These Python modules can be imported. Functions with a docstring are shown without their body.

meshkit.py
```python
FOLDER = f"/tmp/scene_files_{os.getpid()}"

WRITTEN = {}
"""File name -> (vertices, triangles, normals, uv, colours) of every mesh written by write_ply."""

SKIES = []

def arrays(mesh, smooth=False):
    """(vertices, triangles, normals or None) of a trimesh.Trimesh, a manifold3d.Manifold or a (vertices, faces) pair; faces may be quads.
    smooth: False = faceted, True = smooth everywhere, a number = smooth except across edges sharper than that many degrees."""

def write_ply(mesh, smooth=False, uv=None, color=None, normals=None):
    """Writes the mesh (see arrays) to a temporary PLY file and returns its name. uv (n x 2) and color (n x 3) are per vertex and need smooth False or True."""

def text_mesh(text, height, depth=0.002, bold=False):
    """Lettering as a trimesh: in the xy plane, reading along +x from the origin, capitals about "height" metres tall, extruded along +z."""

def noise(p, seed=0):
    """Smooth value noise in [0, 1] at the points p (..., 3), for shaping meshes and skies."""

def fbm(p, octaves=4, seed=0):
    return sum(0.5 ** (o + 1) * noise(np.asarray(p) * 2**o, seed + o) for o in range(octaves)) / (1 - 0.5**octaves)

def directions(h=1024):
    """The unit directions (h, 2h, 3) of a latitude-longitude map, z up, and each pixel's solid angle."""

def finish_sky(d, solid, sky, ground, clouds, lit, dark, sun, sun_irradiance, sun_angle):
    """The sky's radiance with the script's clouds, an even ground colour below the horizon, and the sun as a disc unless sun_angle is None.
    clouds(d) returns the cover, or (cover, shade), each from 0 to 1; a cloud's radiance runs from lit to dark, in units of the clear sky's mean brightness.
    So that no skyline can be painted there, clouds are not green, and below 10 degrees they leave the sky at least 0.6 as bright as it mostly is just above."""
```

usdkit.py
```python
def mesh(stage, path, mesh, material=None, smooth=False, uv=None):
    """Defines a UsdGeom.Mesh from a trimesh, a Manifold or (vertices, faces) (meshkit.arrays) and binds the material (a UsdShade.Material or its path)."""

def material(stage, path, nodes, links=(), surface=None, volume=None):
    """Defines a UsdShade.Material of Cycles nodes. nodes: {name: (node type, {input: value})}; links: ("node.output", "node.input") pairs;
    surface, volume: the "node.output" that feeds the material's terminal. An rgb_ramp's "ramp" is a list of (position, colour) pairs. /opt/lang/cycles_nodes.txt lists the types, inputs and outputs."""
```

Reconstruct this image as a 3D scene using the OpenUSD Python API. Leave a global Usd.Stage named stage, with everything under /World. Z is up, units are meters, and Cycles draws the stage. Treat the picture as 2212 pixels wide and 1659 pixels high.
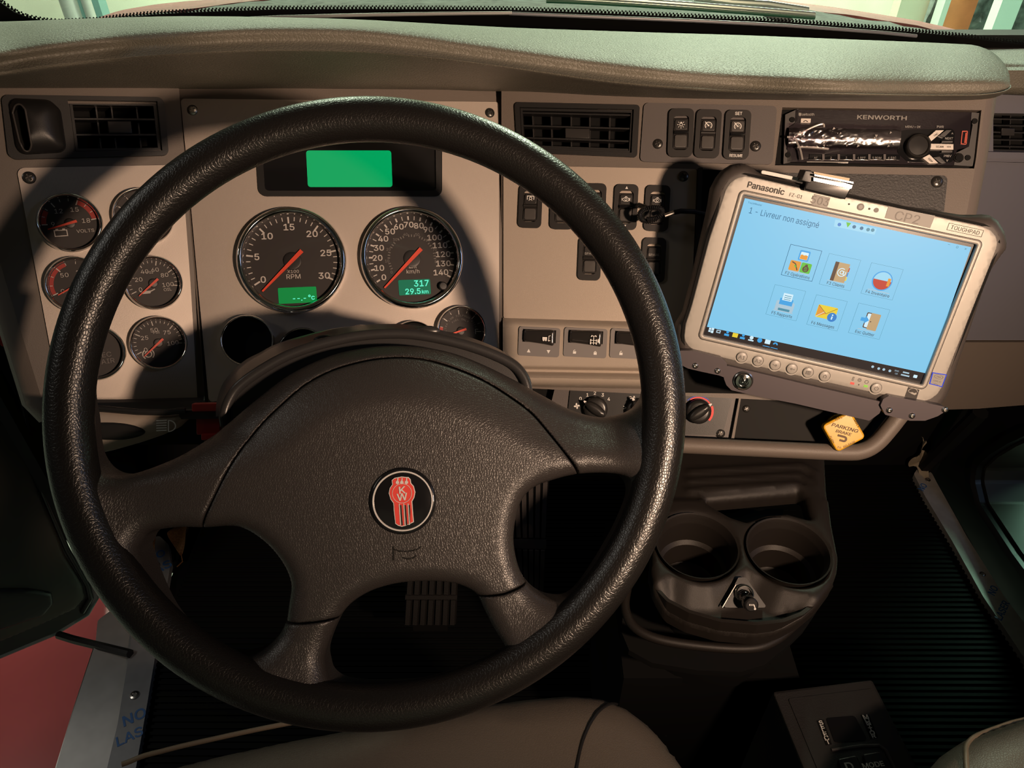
import math, random
import numpy as np, trimesh, usdkit, meshkit
from scipy.spatial import Delaunay
from shapely.geometry import Polygon, Point, LineString, MultiPolygon, box
from shapely import affinity
from shapely.ops import unary_union
from shapely.prepared import prep
import shapely
from pxr import Usd, UsdGeom, UsdLux, Gf, Sdf, UsdShade

random.seed(7)
RNG = np.random.default_rng(7)
stage = Usd.Stage.CreateInMemory()
UsdGeom.SetStageUpAxis(stage, 'Z')
UsdGeom.SetStageMetersPerUnit(stage, 1.0)
UsdGeom.Xform.Define(stage, '/World')

# ------------------------------------------------------------------ camera, sky, lights, exposure
W, H, F = 2212., 1659., 1660.
PITCH = math.radians(40.)
EYE = np.array([0., 0., 1.30])
cam = UsdGeom.Camera.Define(stage, '/World/camera')
cam.CreateHorizontalApertureAttr(36.0)
cam.CreateFocalLengthAttr(36.0 * F / W)
cam.CreateClippingRangeAttr(Gf.Vec2f(0.02, 200))
cam.CreateExposureAttr(0.0)
cam.AddTranslateOp().Set(Gf.Vec3d(*EYE))
cam.AddRotateXOp().Set(90 - 40.)

dome = UsdLux.DomeLight.Define(stage, '/World/sky')
dome.CreateColorAttr(Gf.Vec3f(.75, .85, .8))
dome.CreateIntensityAttr(0.006)


def rect_light(name, pos, look, w, h, col, inten):
    l = UsdLux.RectLight.Define(stage, '/World/' + name)
    l.CreateWidthAttr(w); l.CreateHeightAttr(h)
    l.CreateColorAttr(Gf.Vec3f(*col)); l.CreateIntensityAttr(inten)
    p, t = np.array(pos, float), np.array(look, float)
    z = p - t; z /= np.linalg.norm(z)
    x = np.cross([0, 1, 0.01], z); x /= np.linalg.norm(x); y = np.cross(z, x)
    m = np.eye(4); m[0, :3], m[1, :3], m[2, :3], m[3, :3] = x, y, z, p
    l.AddTransformOp().Set(Gf.Matrix4d(m.tolist()))


# unseen warm lamp right of the camera, placed to fit the wheel shadows
lamp = UsdLux.SphereLight.Define(stage, '/World/unseen_warm_lamp')
lamp.CreateRadiusAttr(0.03); lamp.CreateColorAttr(Gf.Vec3f(1.0, .69, .48)); lamp.CreateIntensityAttr(1600.0)
_p, _t = np.array([.506, -.20, 1.337]), np.array([.24, .66, .99])
_z = (_p - _t) / np.linalg.norm(_p - _t); _x = np.cross([0, 0, 1.], _z); _x /= np.linalg.norm(_x); _m = np.eye(4)
_m[0, :3], _m[1, :3], _m[2, :3], _m[3, :3] = _x, np.cross(_z, _x), _z, _p
lamp.AddTransformOp().Set(Gf.Matrix4d(_m.tolist()))
_sh = UsdLux.ShapingAPI.Apply(lamp.GetPrim()); _sh.CreateShapingConeAngleAttr(43.0); _sh.CreateShapingConeSoftnessAttr(.9)  # cone lets the unseen lamp fall off towards floor and left side
# unseen lights outside the cab, ahead of and beside the truck
GREEN = (.90, 1.0, .76)
rect_light('unseen_outside_light', (-1.2, 4.9, 3.2), (-1.2, 4.9, 0), .5, 2.4, GREEN, 36)  # out of view, lights the dash top through the windshield
rect_light('unseen_outside_light_001', (1.6, 4.9, 3.2), (1.6, 4.9, 0), .5, 2.4, GREEN, 95)  # out of view, stronger so the pad brightens to the right
rect_light('unseen_outside_light_002', (2.5, 2.3, 1.3), (2.5, 2.3, 0), .5, 2.0, (.55, 1., .75), 20)  # low and out of view, lights the ground behind the peep window green
rect_light('unseen_outside_light_004', (-3.2, 5.7, 2.2), (-3.4, 6.6, -.6), 3.0, .3, (.95, 1, .82), 40)  # out of view, put close to the wall to brighten it
rect_light('unseen_outside_light_005', (2.2, 5.2, 2.2), (2.2, 5.6, -.6), 3.0, .3, (.9, 1, .86), 26)  # out of view, brightens the wall and posts at the right
rect_light('unseen_outside_light_006', (2.9, -.4, 2.5), (.6, .9, .7), .4, 1.6, (.45, .62, 1.0), 3)  # out of view, gives the passenger dashboard its blue light
rect_light('unseen_outside_light_003', (-3.0, .6, 3.2), (-3.0, .6, 0), .5, 2.4, (1, .95, .85), 6)  # out of view, brightens step and sill at the open door

# ------------------------------------------------------------------ geometry helpers
RX = np.array([1., 0, 0]); FW = np.array([0, math.cos(PITCH), -math.sin(PITCH)]); DN = np.array([0, -math.sin(PITCH), -math.cos(PITCH)])
CAM = np.stack([RX, DN, FW], 1)                       # camera axes (x right, y down, z ahead) in the world


def cw(p): return EYE + CAM @ np.asarray(p, float)
def ray(px, py): return CAM @ np.array([(px - W / 2) / F, (py - H / 2) / F, 1.])
def at_y(px, py, Y): d = ray(px, py); return EYE + d * (Y / d[1])
def at_z(px, py, Z): d = ray(px, py); return EYE + d * ((Z - EYE[2]) / d[2])
def at_x(px, py, X): d = ray(px, py); return EYE + d * (X / d[0])
def at_d(px, py, D): return EYE + ray(px, py) * D
def unit(v): v = np.asarray(v, float); return v / np.linalg.norm(v)


class Frame:
    """A plane with its own axes: u right, v up, w out of the plane towards the driver."""
    def __init__(s, O, ex, ey, n):
        s.O, s.ex, s.ey, s.n = np.asarray(O, float), unit(ex), unit(ey), unit(n)
        s.M = np.eye(4); s.M[:3, 0], s.M[:3, 1], s.M[:3, 2], s.M[:3, 3] = s.ex, s.ey, s.n, s.O

    def uv(s, px, py, h=0.):
        d = ray(px, py); O = s.O + s.n * h
        P = EYE + d * (((O - EYE) @ s.n) / (d @ s.n)) - s.O
        return np.array([P @ s.ex, P @ s.ey])

    def at(s, u, v, h=0., rot=0.):
        c, q = math.cos(math.radians(rot)), math.sin(math.radians(rot))
        return Frame(s.O + s.ex * u + s.ey * v + s.n * h, s.ex * c + s.ey * q, s.ey * c - s.ex * q, s.n)

    def px(s, px, py, h=0., rot=0.): return s.at(*s.uv(px, py, h), h, rot)
    def poly(s, pts, h=0., r=0.):
        p = Polygon([s.uv(x, y, h) for x, y in pts])
        if not p.is_valid: p = p.buffer(0)
        return rnd(p, r)

    def line(s, pts, h=0.): return [tuple(s.uv(x, y, h)) for x, y in pts]
    def P(s, u, v, w=0.): return s.O + s.ex * u + s.ey * v + s.n * w


def plane(px, py, Z, yaw, tilt, roll=0.):
    y, t = math.radians(yaw), math.radians(tilt)
    n = np.array([math.sin(y) * math.cos(t), math.sin(t), -math.cos(y) * math.cos(t)])
    ex = unit(np.array([1, 0, 0]) - n[0] * n); ey = np.cross(n, ex)
    O = np.array([(px - W / 2) / F, (py - H / 2) / F, 1.]) * Z
    if ey[1] > 0: ey = -ey
    f = Frame(cw(O), CAM @ ex, CAM @ ey, CAM @ n)
    return f.at(0, 0, 0, roll)


def rnd(p, r): return p.buffer(-r, quad_segs=6).buffer(r, quad_segs=6) if r else p
def rrect(w, h, r, cx=0, cy=0): return box(cx - w / 2, cy - h / 2, cx + w / 2, cy + h / 2).buffer(-r).buffer(r, quad_segs=5)
def circ(r, cx=0, cy=0, q=12): return Point(cx, cy).buffer(r, quad_segs=q)
def sector(r0, r1, a0, a1, n=24):
    a = np.radians(np.linspace(a0, a1, n))
    return Polygon([(r1 * math.cos(t), r1 * math.sin(t)) for t in a] + [(r0 * math.cos(t), r0 * math.sin(t)) for t in a[::-1]])


def polys(g): return [x for x in getattr(g, 'geoms', [g]) if x.geom_type == 'Polygon' and x.area > 1e-10]
def cat(ms): return trimesh.util.concatenate([m for m in ms if m is not None])
def ext(g, h0, h1):
    ms = []
    for p in polys(g):
        m = trimesh.creation.extrude_polygon(p, h1 - h0, engine='earcut'); m.apply_translation([0, 0, h0]); ms.append(m)
    return cat(ms)


def cham(p, h0, h1, b):
    """A convex plate with a bevelled front edge."""
    a = np.array(p.exterior.coords)[:, :2]; c = np.array(p.buffer(-b).exterior.coords)[:, :2]
    d = np.array(p.buffer(-b * .3).exterior.coords)[:, :2]
    pts = np.vstack([np.c_[a, np.full(len(a), h0)], np.c_[a, np.full(len(a), h1 - b)], np.c_[d, np.full(len(d), h1 - b * .3)], np.c_[c, np.full(len(c), h1)]])
    return trimesh.convex.convex_hull(pts)


def pillow(poly, step, top, bottom, rings=(.001, .003, .006, .01), bstep=None):
    """A closed mesh over a plan polygon: height top(x, y, d) with d the distance to the outline, down to bottom (number or function)."""
    ms = []
    for p in polys(poly):
        bs = bstep or step * .6
        pts = []
        def loop(c, s):
            l = LineString(c); n = max(8, int(l.length / s))
            return [l.interpolate(i / n, normalized=True).coords[0] for i in range(n)]
        for ring in [p.exterior, *p.interiors]: pts += loop(ring.coords, bs)
        nb = len(pts)
        for r in rings:
            for q in polys(p.buffer(-r)):
                for ring in [q.exterior, *q.interiors]: pts += loop(ring.coords, max(bs, min(step, r * 1.2)))
        x0, y0, x1, y1 = p.bounds
        gx, gy = np.meshgrid(np.arange(x0, x1, step), np.arange(y0, y1, step)); gx[::2] += step / 2
        g = np.c_[gx.ravel(), gy.ravel()]
        ins = p.buffer(-(max(rings) if rings else 0) - step * .4)
        if not ins.is_empty:
            shapely.prepare(ins); g = g[shapely.contains_xy(ins, g[:, 0], g[:, 1])]
            pts = np.vstack([np.array(pts), g])
        pts = np.array(pts); pts = np.round(pts, 7)
        _, k = np.unique(pts, axis=0, return_index=True); pts = pts[np.sort(k)]
        t = Delaunay(pts).simplices
        ce = pts[t].mean(1); q = p.buffer(bs * .02); shapely.prepare(q)
        t = t[shapely.contains_xy(q, ce[:, 0], ce[:, 1])]
        a = pts[t]; ar = (a[:, 1, 0] - a[:, 0, 0]) * (a[:, 2, 1] - a[:, 0, 1]) - (a[:, 1, 1] - a[:, 0, 1]) * (a[:, 2, 0] - a[:, 0, 0])
        t = t[np.abs(ar) > 1e-13]; ar = ar[np.abs(ar) > 1e-13]
        t = np.where(ar[:, None] > 0, t, t[:, ::-1])
        d = shapely.distance(p.boundary, shapely.points(pts))
        zt = np.array([top(x, y, e) for (x, y), e in zip(pts, d)])
        zb = np.array([bottom(x, y, z) for (x, y), z in zip(pts, zt)]) if callable(bottom) else np.full(len(pts), bottom)
        e = np.sort(np.vstack([t[:, [0, 1]], t[:, [1, 2]], t[:, [2, 0]]]), 1); ed = np.vstack([t[:, [0, 1]], t[:, [1, 2]], t[:, [2, 0]]])
        _, inv, cnt = np.unique(e, axis=0, return_inverse=True, return_counts=True)
        bd = ed[cnt[inv.ravel()] == 1]; n = len(pts)
        side = np.vstack([np.c_[bd[:, 0], bd[:, 0] + n, bd[:, 1] + n], np.c_[bd[:, 0], bd[:, 1] + n, bd[:, 1]]])
        v = np.vstack([np.c_[pts, zt], np.c_[pts, zb]])
        ms.append(trimesh.Trimesh(v, np.vstack([t, t[:, ::-1] + n, side]), process=False))
    return cat(ms)


def dome_top(h, r, base=0.): return lambda x, y, d: base + h * math.sqrt(max(0, 1 - (1 - min(d / r, 1)) ** 2))


def lathe(profile, seg=48):
    """Revolve (radius, height) pairs about z."""
    p = np.array(profile, float); a = np.linspace(0, 2 * np.pi, seg, endpoint=False)
    v = np.stack([p[:, None, 0] * np.cos(a), p[:, None, 0] * np.sin(a), np.repeat(p[:, 1:2], seg, 1)], -1).reshape(-1, 3)
    f = []
    for i in range(len(p) - 1):
        for j in range(seg):
            k = (j + 1) % seg; f += [[i * seg + j, i * seg + k, (i + 1) * seg + k], [i * seg + j, (i + 1) * seg + k, (i + 1) * seg + j]]
    m = trimesh.Trimesh(v, f, process=True); m.update_faces(m.nondegenerate_faces()); m.fix_normals(); return m


def spline(pts, n=8, closed=False):
    p = np.array(pts, float); N = len(p); out = []
    for i in range(N if closed else N - 1):
        g = lambda k: p[k % N] if closed else (p[k] if 0 <= k < N else (2 * p[0] - p[1] if k < 0 else 2 * p[-1] - p[-2]))
        a, b, c, d = g(i - 1), g(i), g(i + 1), g(i + 2)
        for t in np.linspace(0, 1, n, endpoint=False):
            out.append(.5 * (2 * b + (c - a) * t + (2 * a - 5 * b + 4 * c - d) * t * t + (3 * b - a - 3 * c + d) * t ** 3))
    if not closed: out.append(p[-1])
    return np.array(out)


def tube(pts, r, sides=10, closed=False, caps=True):
    p = np.asarray(pts, float); r = np.broadcast_to(r, (len(p),))
    t = np.roll(p, -1, 0) - np.roll(p, 1, 0) if closed else np.gradient(p, axis=0)
    t /= np.linalg.norm(t, axis=1, keepdims=True) + 1e-12
    a = np.cross(t[0], [0, 0, 1.]) if abs(t[0][2]) < .9 else np.cross(t[0], [1., 0, 0]); a = unit(a); A = []
    for k in range(len(p)):
        a = unit(a - (a @ t[k]) * t[k]); A.append(a)
    A = np.array(A); B = np.cross(t, A); an = np.arange(sides) * 2 * np.pi / sides
    v = (p[:, None] + r[:, None, None] * (np.cos(an)[None, :, None] * A[:, None] + np.sin(an)[None, :, None] * B[:, None])).reshape(-1, 3)
    f = []; n = len(p)
    for i in range(n if closed else n - 1):
        for j in range(sides):
            k = (j + 1) % sides; i2 = (i + 1) % n
            f += [[i * sides + j, i * sides + k, i2 * sides + k], [i * sides + j, i2 * sides + k, i2 * sides + j]]
    if caps and not closed:
        v = np.vstack([v, p[0], p[-1]]); c = len(v) - 2
        for j in range(sides):
            k = (j + 1) % sides; f += [[c, k, j], [c + 1, (n - 1) * sides + j, (n - 1) * sides + k]]
    return trimesh.Trimesh(v, f, process=False)


def loft(rows, close=False):
    """Quads between rows of 3-D points."""
    r = np.array(rows, float); n, m = r.shape[:2]; f = []
    for i in range(n - 1):
        for j in range(m if close else m - 1):
            k = (j + 1) % m; f += [[i * m + j, i * m + k, (i + 1) * m + k], [i * m + j, (i + 1) * m + k, (i + 1) * m + j]]
    return trimesh.Trimesh(r.reshape(-1, 3), f, process=False)


def thick(m, off):
    """Gives an open sheet a back face shifted by off."""
    v = np.array(m.vertices); f = np.array(m.faces); n = len(v)
    e = np.vstack([f[:, [0, 1]], f[:, [1, 2]], f[:, [2, 0]]]); s = np.sort(e, 1)
    _, inv, cnt = np.unique(s, axis=0, return_inverse=True, return_counts=True); b = e[cnt[inv.ravel()] == 1]
    side = np.vstack([np.c_[b[:, 1], b[:, 0], b[:, 0] + n], np.c_[b[:, 1], b[:, 0] + n, b[:, 1] + n]])
    return trimesh.Trimesh(np.vstack([v, v + np.asarray(off, float)]), np.vstack([f, f[:, ::-1] + n, side]), process=False)


def tmesh(text, h, cx=0, cy=0, z=0., rot=0., sx=1., depth=.00015, bold=False, anchor='c', shear=0.):
    m = meshkit.text_mesh(text, h, depth, bold)
    b = m.bounds
    ox = {'c': (b[0][0] + b[1][0]) / 2, 'l': b[0][0], 'r': b[1][0]}[anchor]
    m.apply_translation([-ox, -h / 2, 0])
    T = np.eye(4); T[0, 0] = sx; T[0, 1] = shear; m.apply_transform(T)
    m.apply_transform(trimesh.transformations.rotation_matrix(math.radians(rot), [0, 0, 1])); m.apply_translation([cx, cy, z])
    return m


def xf(m, M): m = m.copy(); m.apply_transform(M); return m
def tr(m, x=0, y=0, z=0): m = m.copy(); m.apply_translation([x, y, z]); return m
def bx(cx, cy, cz, sx, sy, sz): return tr(trimesh.creation.box([sx, sy, sz]), cx, cy, cz)
def seg(x0, y0, x1, y1, w): return LineString([(x0, y0), (x1, y1)]).buffer(w / 2, cap_style=2)


# ------------------------------------------------------------------ scene helpers
used = {}
def numbered(parent, name):
    k = (parent, name); n = used.get(k, 0); used[k] = n + 1
    return f'{parent}/{name}' + (f'_{n:03d}' if n else '')


WORLD = Frame([0, 0, 0], [1, 0, 0], [0, 1, 0], [0, 0, 1])


def meta(p, label=None, category=None, group=None, kind=None):
    for k, v in (('label', label), ('category', category), ('group', group), ('kind', kind)):
        if v: p.SetCustomDataByKey(k, v)


class Thing:
    def __init__(s, name, label, category, frame, group=None, kind=None):
        s.path = numbered('/World', name); s.frame = frame
        x = UsdGeom.Xform.Define(stage, s.path); x.AddTransformOp().Set(Gf.Matrix4d(frame.M.T.tolist()))
        s.prim = x.GetPrim(); meta(s.prim, label, category, group, kind)
        s.inv = np.linalg.inv(frame.M)

    def add(s, name, mesh, mat, fr=None, smooth=30, label=None, kind=None, under=None):
        """A part (or, under a part, a sub-part); the mesh is in this thing's frame, or in the frame given."""
        m = mesh if fr is None else xf(mesh, s.inv @ fr.M)
        p = numbered(under or s.path, name)
        q = usdkit.mesh(stage, p, m, M[mat], smooth=smooth).GetPrim()
        meta(q, label, kind=kind)
        return p

    def ext(s, name, poly, h0, h1, mat, fr=None, **k): return s.add(name, ext(poly, h0, h1), mat, fr, **k)

    def copy(s, frame, label=None, group=None):
        nm = s.path.rsplit('/', 1)[1]; p = numbered('/World', nm)
        x = UsdGeom.Xform.Define(stage, p); x.GetPrim().GetReferences().AddInternalReference(s.path)
        x.ClearXformOpOrder(); x.AddTransformOp().Set(Gf.Matrix4d(frame.M.T.tolist())); x.GetPrim().SetInstanceable(True)
        meta(x.GetPrim(), label, group=group); return x


def solo(name, mesh, mat, label, category=None, group=None, kind=None, smooth=30):
    q = usdkit.mesh(stage, numbered('/World', name), mesh, M[mat], smooth=smooth).GetPrim(); meta(q, label, category, group, kind); return q


# ------------------------------------------------------------------ materials
M = {}
LOOKS = '/World/Looks'
UsdGeom.Scope.Define(stage, LOOKS)
def mat(name, col, rough=.5, metal=0., bump=None, var=None, emit=None, coat=0., spec=.5, lines=None):
    """bump = (kind, scale per metre, height in metres, strength); var = (scale, amount); lines = weave pitch in metres."""
    n = {'p': ('principled_bsdf', {'base_color': col, 'roughness': rough, 'metallic': metal, 'coat_weight': coat, 'specular_ior_level': spec})}
    l = []
    if emit: n['p'][1].update({'base_color': (.01, .01, .01), 'specular_ior_level': .15, 'emission_color': col, 'emission_strength': emit})
    if bump or var or lines: n['g'] = ('geometry', {})
    if var:
        n['vn'] = ('noise_texture', {'scale': var[0], 'detail': 4.})
        n['vr'] = ('rgb_ramp', {'ramp': [(.3, tuple(c * (1 - var[1]) for c in col)), (.7, tuple(min(1, c * (1 + var[1])) for c in col))]})
        l += [('g.position', 'vn.vector'), ('vn.fac', 'vr.fac'), ('vr.color', 'p.base_color')]
    if bump:
        kind, sc, hh, st = bump
        n['b'] = ('bump', {'distance': hh, 'strength': st})
        if kind == 'leather':
            n['wn'] = ('noise_texture', {'scale': sc * .35, 'detail': 2.})
            n['ws'] = ('vector_math', {'math_type': 'scale', 'scale': .9 / sc})
            n['wa'] = ('vector_math', {'math_type': 'add'})
            n['v'] = ('voronoi_texture', {'feature': 'distance_to_edge', 'scale': sc})
            n['r'] = ('rgb_ramp', {'ramp': [(0., (0, 0, 0)), (.12, (.7, .7, .7)), (.4, (1, 1, 1))]})
            n['bw'] = ('rgb_to_bw', {})
            l += [('g.position', 'wn.vector'), ('wn.color', 'ws.vector1'), ('g.position', 'wa.vector1'), ('ws.vector', 'wa.vector2'), ('wa.vector', 'v.vector'), ('v.distance', 'r.fac'), ('r.color', 'bw.color'), ('bw.val', 'b.height')]
        else:
            n['v'] = ('noise_texture', {'scale': sc, 'detail': 3.})
            l += [('g.position', 'v.vector'), ('v.fac', 'b.height')]
        l.append(('b.normal', 'p.normal'))
    if lines:
        n['w1'] = ('wave_texture', {'bands_direction': 'diagonal', 'scale': .6283 / lines})
        n['mp'] = ('mapping', {'scale': (1., 1., -1.)})
        n['w2'] = ('wave_texture', {'bands_direction': 'diagonal', 'scale': .6283 / lines})
        n['mx'] = ('mix', {'mix_type': 'multiply', 'fac': 1.}); n['lb'] = ('rgb_to_bw', {})
        n['b'] = ('bump', {'distance': .00015, 'strength': .35})
        l += [('g.position', 'w1.vector'), ('g.position', 'mp.vector'), ('mp.vector', 'w2.vector'), ('w1.color', 'mx.color1'), ('w2.color', 'mx.color2'), ('mx.color', 'lb.color'), ('lb.val', 'b.height'), ('b.normal', 'p.normal')]
    M[name] = usdkit.material(stage, f'{LOOKS}/{name}', n, l, surface='p.BSDF')


mat('leather', (.009, .008, .0076), .30, bump=('leather', 430, .0004, .26), spec=.5)
mat('leather_smooth', (.028, .0245, .0235), .37, bump=('leather', 600, .0003, .35), spec=.5)
mat('shroud_plastic', (.027, .026, .0265), .30, bump=('noise', 1500, .0002, .3))
mat('pad_vinyl', (.13, .122, .096), .55, bump=('leather', 300, .0006, .45), var=(25, .06))
mat('fascia_tan', (.125, .102, .086), .55, bump=('noise', 900, .0003, .35))
mat('panel_silver', (.43, .37, .325), .45, metal=.25, lines=.0016)
mat('panel_gold', (.40, .335, .28), .5, metal=.2, bump=('noise', 1400, .0003, .3))
mat('trim_grey', (.085, .074, .072), .5, bump=('noise', 1200, .0003, .3))
mat('black_plastic', (.011, .0105, .0108), .42, bump=('noise', 1500, .0002, .25))
mat('black_satin', (.006, .0058, .0056), .65, spec=.2)
mat('black_gloss', (.008, .008, .009), .12)
mat('black_matte', (.004, .004, .004), .8, spec=.2)
mat('black_grain', (.020, .0185, .0182), .5, bump=('noise', 500, .0005, .6))
mat('switch_black', (.022, .02, .0195), .38)
mat('plate_grey', (.17, .155, .15), .5)
mat('rocker_gloss', (.02, .018, .017), .22, coat=.4)
mat('switch_face', (.045, .040, .037), .5)
mat('ledge_plastic', (.36, .305, .255), .27, bump=('noise', 1400, .0003, .35))
mat('chrome', (.80, .79, .78), .09, metal=1.)
mat('steel', (.55, .53, .50), .28, metal=1.)
mat('dark_screw', (.09, .085, .08), .3, metal=.8)
mat('dial_black', (.022, .019, .018), .6)
mat('dial_print', (.55, .53, .50), .7)
mat('dial_print_dim', (.20, .19, .18), .7)
mat('white_print', (.72, .70, .67), .7)
mat('needle_red', (.75, .07, .03), .5)
mat('dial_red', (.35, .03, .022), .6)
mat('lcd_green', (.0, .36, .105), .4, emit=1.0)
mat('lcd_green_dim', (.0, .24, .045), .4, emit=1.0)
mat('lcd_green_teal', (.0, .16, .075), .4, emit=1.0)
mat('lcd_digit', (.12, .95, .62), .4, emit=1.1)
mat('logo_silver', (.72, .70, .68), .3, metal=.35)
mat('logo_red', (.62, .055, .045), .35, coat=.6)
mat('plastic_red', (.33, .015, .012), .35)
mat('plastic_yellow', (.62, .33, .006), .4)
mat('yellow_print', (.10, .05, .01), .6)
mat('tablet_silver', (.35, .33, .30), .42, metal=.15)
mat('tablet_rubber', (.055, .046, .042), .5)
mat('clip_metal', (.30, .29, .27), .35, metal=.7)
mat('tablet_dark', (.014, .012, .014), .35)
mat('tablet_button', (.33, .31, .285), .4)
mat('label_grey', (.25, .24, .225), .55)
mat('print_dark', (.03, .025, .022), .6)
mat('print_grey', (.17, .16, .15), .6)
mat('dock_metal', (.085, .072, .08), .42, metal=.5)
mat('knob_plastic', (.018, .017, .0165), .3)
mat('print_blue', (.02, .05, .35), .5)
mat('print_red', (.75, .04, .035), .5)
mat('brown_plastic', (.015, .012, .0102), .52, spec=.35, bump=('noise', 1200, .0003, .3))
mat('rubber_floor', (.004, .0045, .0045), .7, spec=.12)
mat('seat_leather', (.115, .095, .076), .48, bump=('leather', 420, .0003, .35))
mat('seat_center', (.15, .13, .105), .55, bump=('leather', 420, .0003, .35))
mat('seat_piping', (.17, .13, .09), .5)
mat('sill_metal', (.52, .51, .50), .42, metal=.55, var=(30, .08))
mat('sill_film', (.30, .30, .31), .35, metal=.2, var=(60, .06))
mat('sill_lightened', (.60, .56, .52), .5, metal=.3, var=(60, .08))  # paler than the driver side strip, making up for dimmer light there
mat('film_blue', (.05, .16, .42), .5)
mat('red_paint', (.30, .05, .055), .25, coat=1., var=(3, .12))
mat('hood_red', (.34, .10, .10), .55, spec=.25, var=(20, .2))
mat('cowl_dirty', (.10, .11, .10), .8, var=(40, .6))
mat('door_trim', (.035, .033, .026), .5)
mat('door_black', (.012, .012, .013), .35)
mat('door_edge', (.16, .17, .19), .35)
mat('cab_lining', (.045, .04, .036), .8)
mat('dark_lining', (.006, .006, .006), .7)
mat('passenger_dash_bluelit', (.12, .12, .145), .55, bump=('noise', 1000, .0003, .3))  # tan plastic with blue light from the right put into its colour
mat('garage_floor', (.42, .46, .40), .6, var=(1.2, .12))
mat('garage_wall', (.80, .80, .66), .7, var=(1.5, .12))
mat('rubble', (.13, .15, .145), .9, var=(14, .7))
mat('post_teal', (.16, .30, .29), .5)
mat('post_grey', (.45, .46, .45), .4, metal=.4)
mat('post_cream', (.55, .52, .42), .6)
mat('post_orange', (.62, .20, .08), .5, var=(8, .15))
mat('post_white', (.55, .62, .56), .5)
mat('leaf_dry', (.30, .13, .04), .6, var=(300, .35))
mat('paper', (.60, .50, .36), .8)
mat('wiper_metal', (.55, .58, .56), .3, metal=.6)
mat('wiper_rubber', (.02, .10, .06), .5)
mat('frit_black', (.006, .006, .006), .3)
mat('film_clear_scrap', (.62, .58, .55), .15, metal=.6)
mat('radio_face', (.012, .009, .012), .22, coat=.5)
mat('radio_bezel', (.06, .058, .058), .4)
mat('radio_key', (.62, .57, .52), .45)
mat('usb_red', (.45, .08, .05), .4)
mat('led_red', (1., .12, .08), .4, emit=1.)
mat('led_green', (.45, .8, .1), .4, emit=.8)
mat('sticker_sheen_blue', (.03, .08, .9), .3, emit=.7)  # emissive, stands in for the sheen of the sticker edge
for nm, c, e in (('ui_blue', (.205, .565, .82), 1.), ('ui_light', (.30, .66, .86), 1.), ('ui_bar', (.012, .008, .012), .6), ('ui_text', (.006, .15, .29), 1.), ('ui_line', (.045, .25, .36), 1.), ('ui_black', (.03, .07, .10), 1.), ('ui_white', (.62, .84, .95), 1.),
                 ('ui_orange', (.75, .30, .03), 1.), ('ui_green', (.10, .50, .04), 1.), ('ui_deep', (.01, .20, .58), 1.), ('ui_tan', (.50, .34, .17), 1.), ('ui_brown', (.08, .045, .03), 1.), ('ui_red', (.50, .035, .02), 1.), ('ui_yellow', (.80, .60, .03), 1.), ('ui_sky', (.03, .35, .75), 1.), ('ui_grey', (.38, .55, .66), 1.)):
    mat(nm, c, .4, emit=e)


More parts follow.
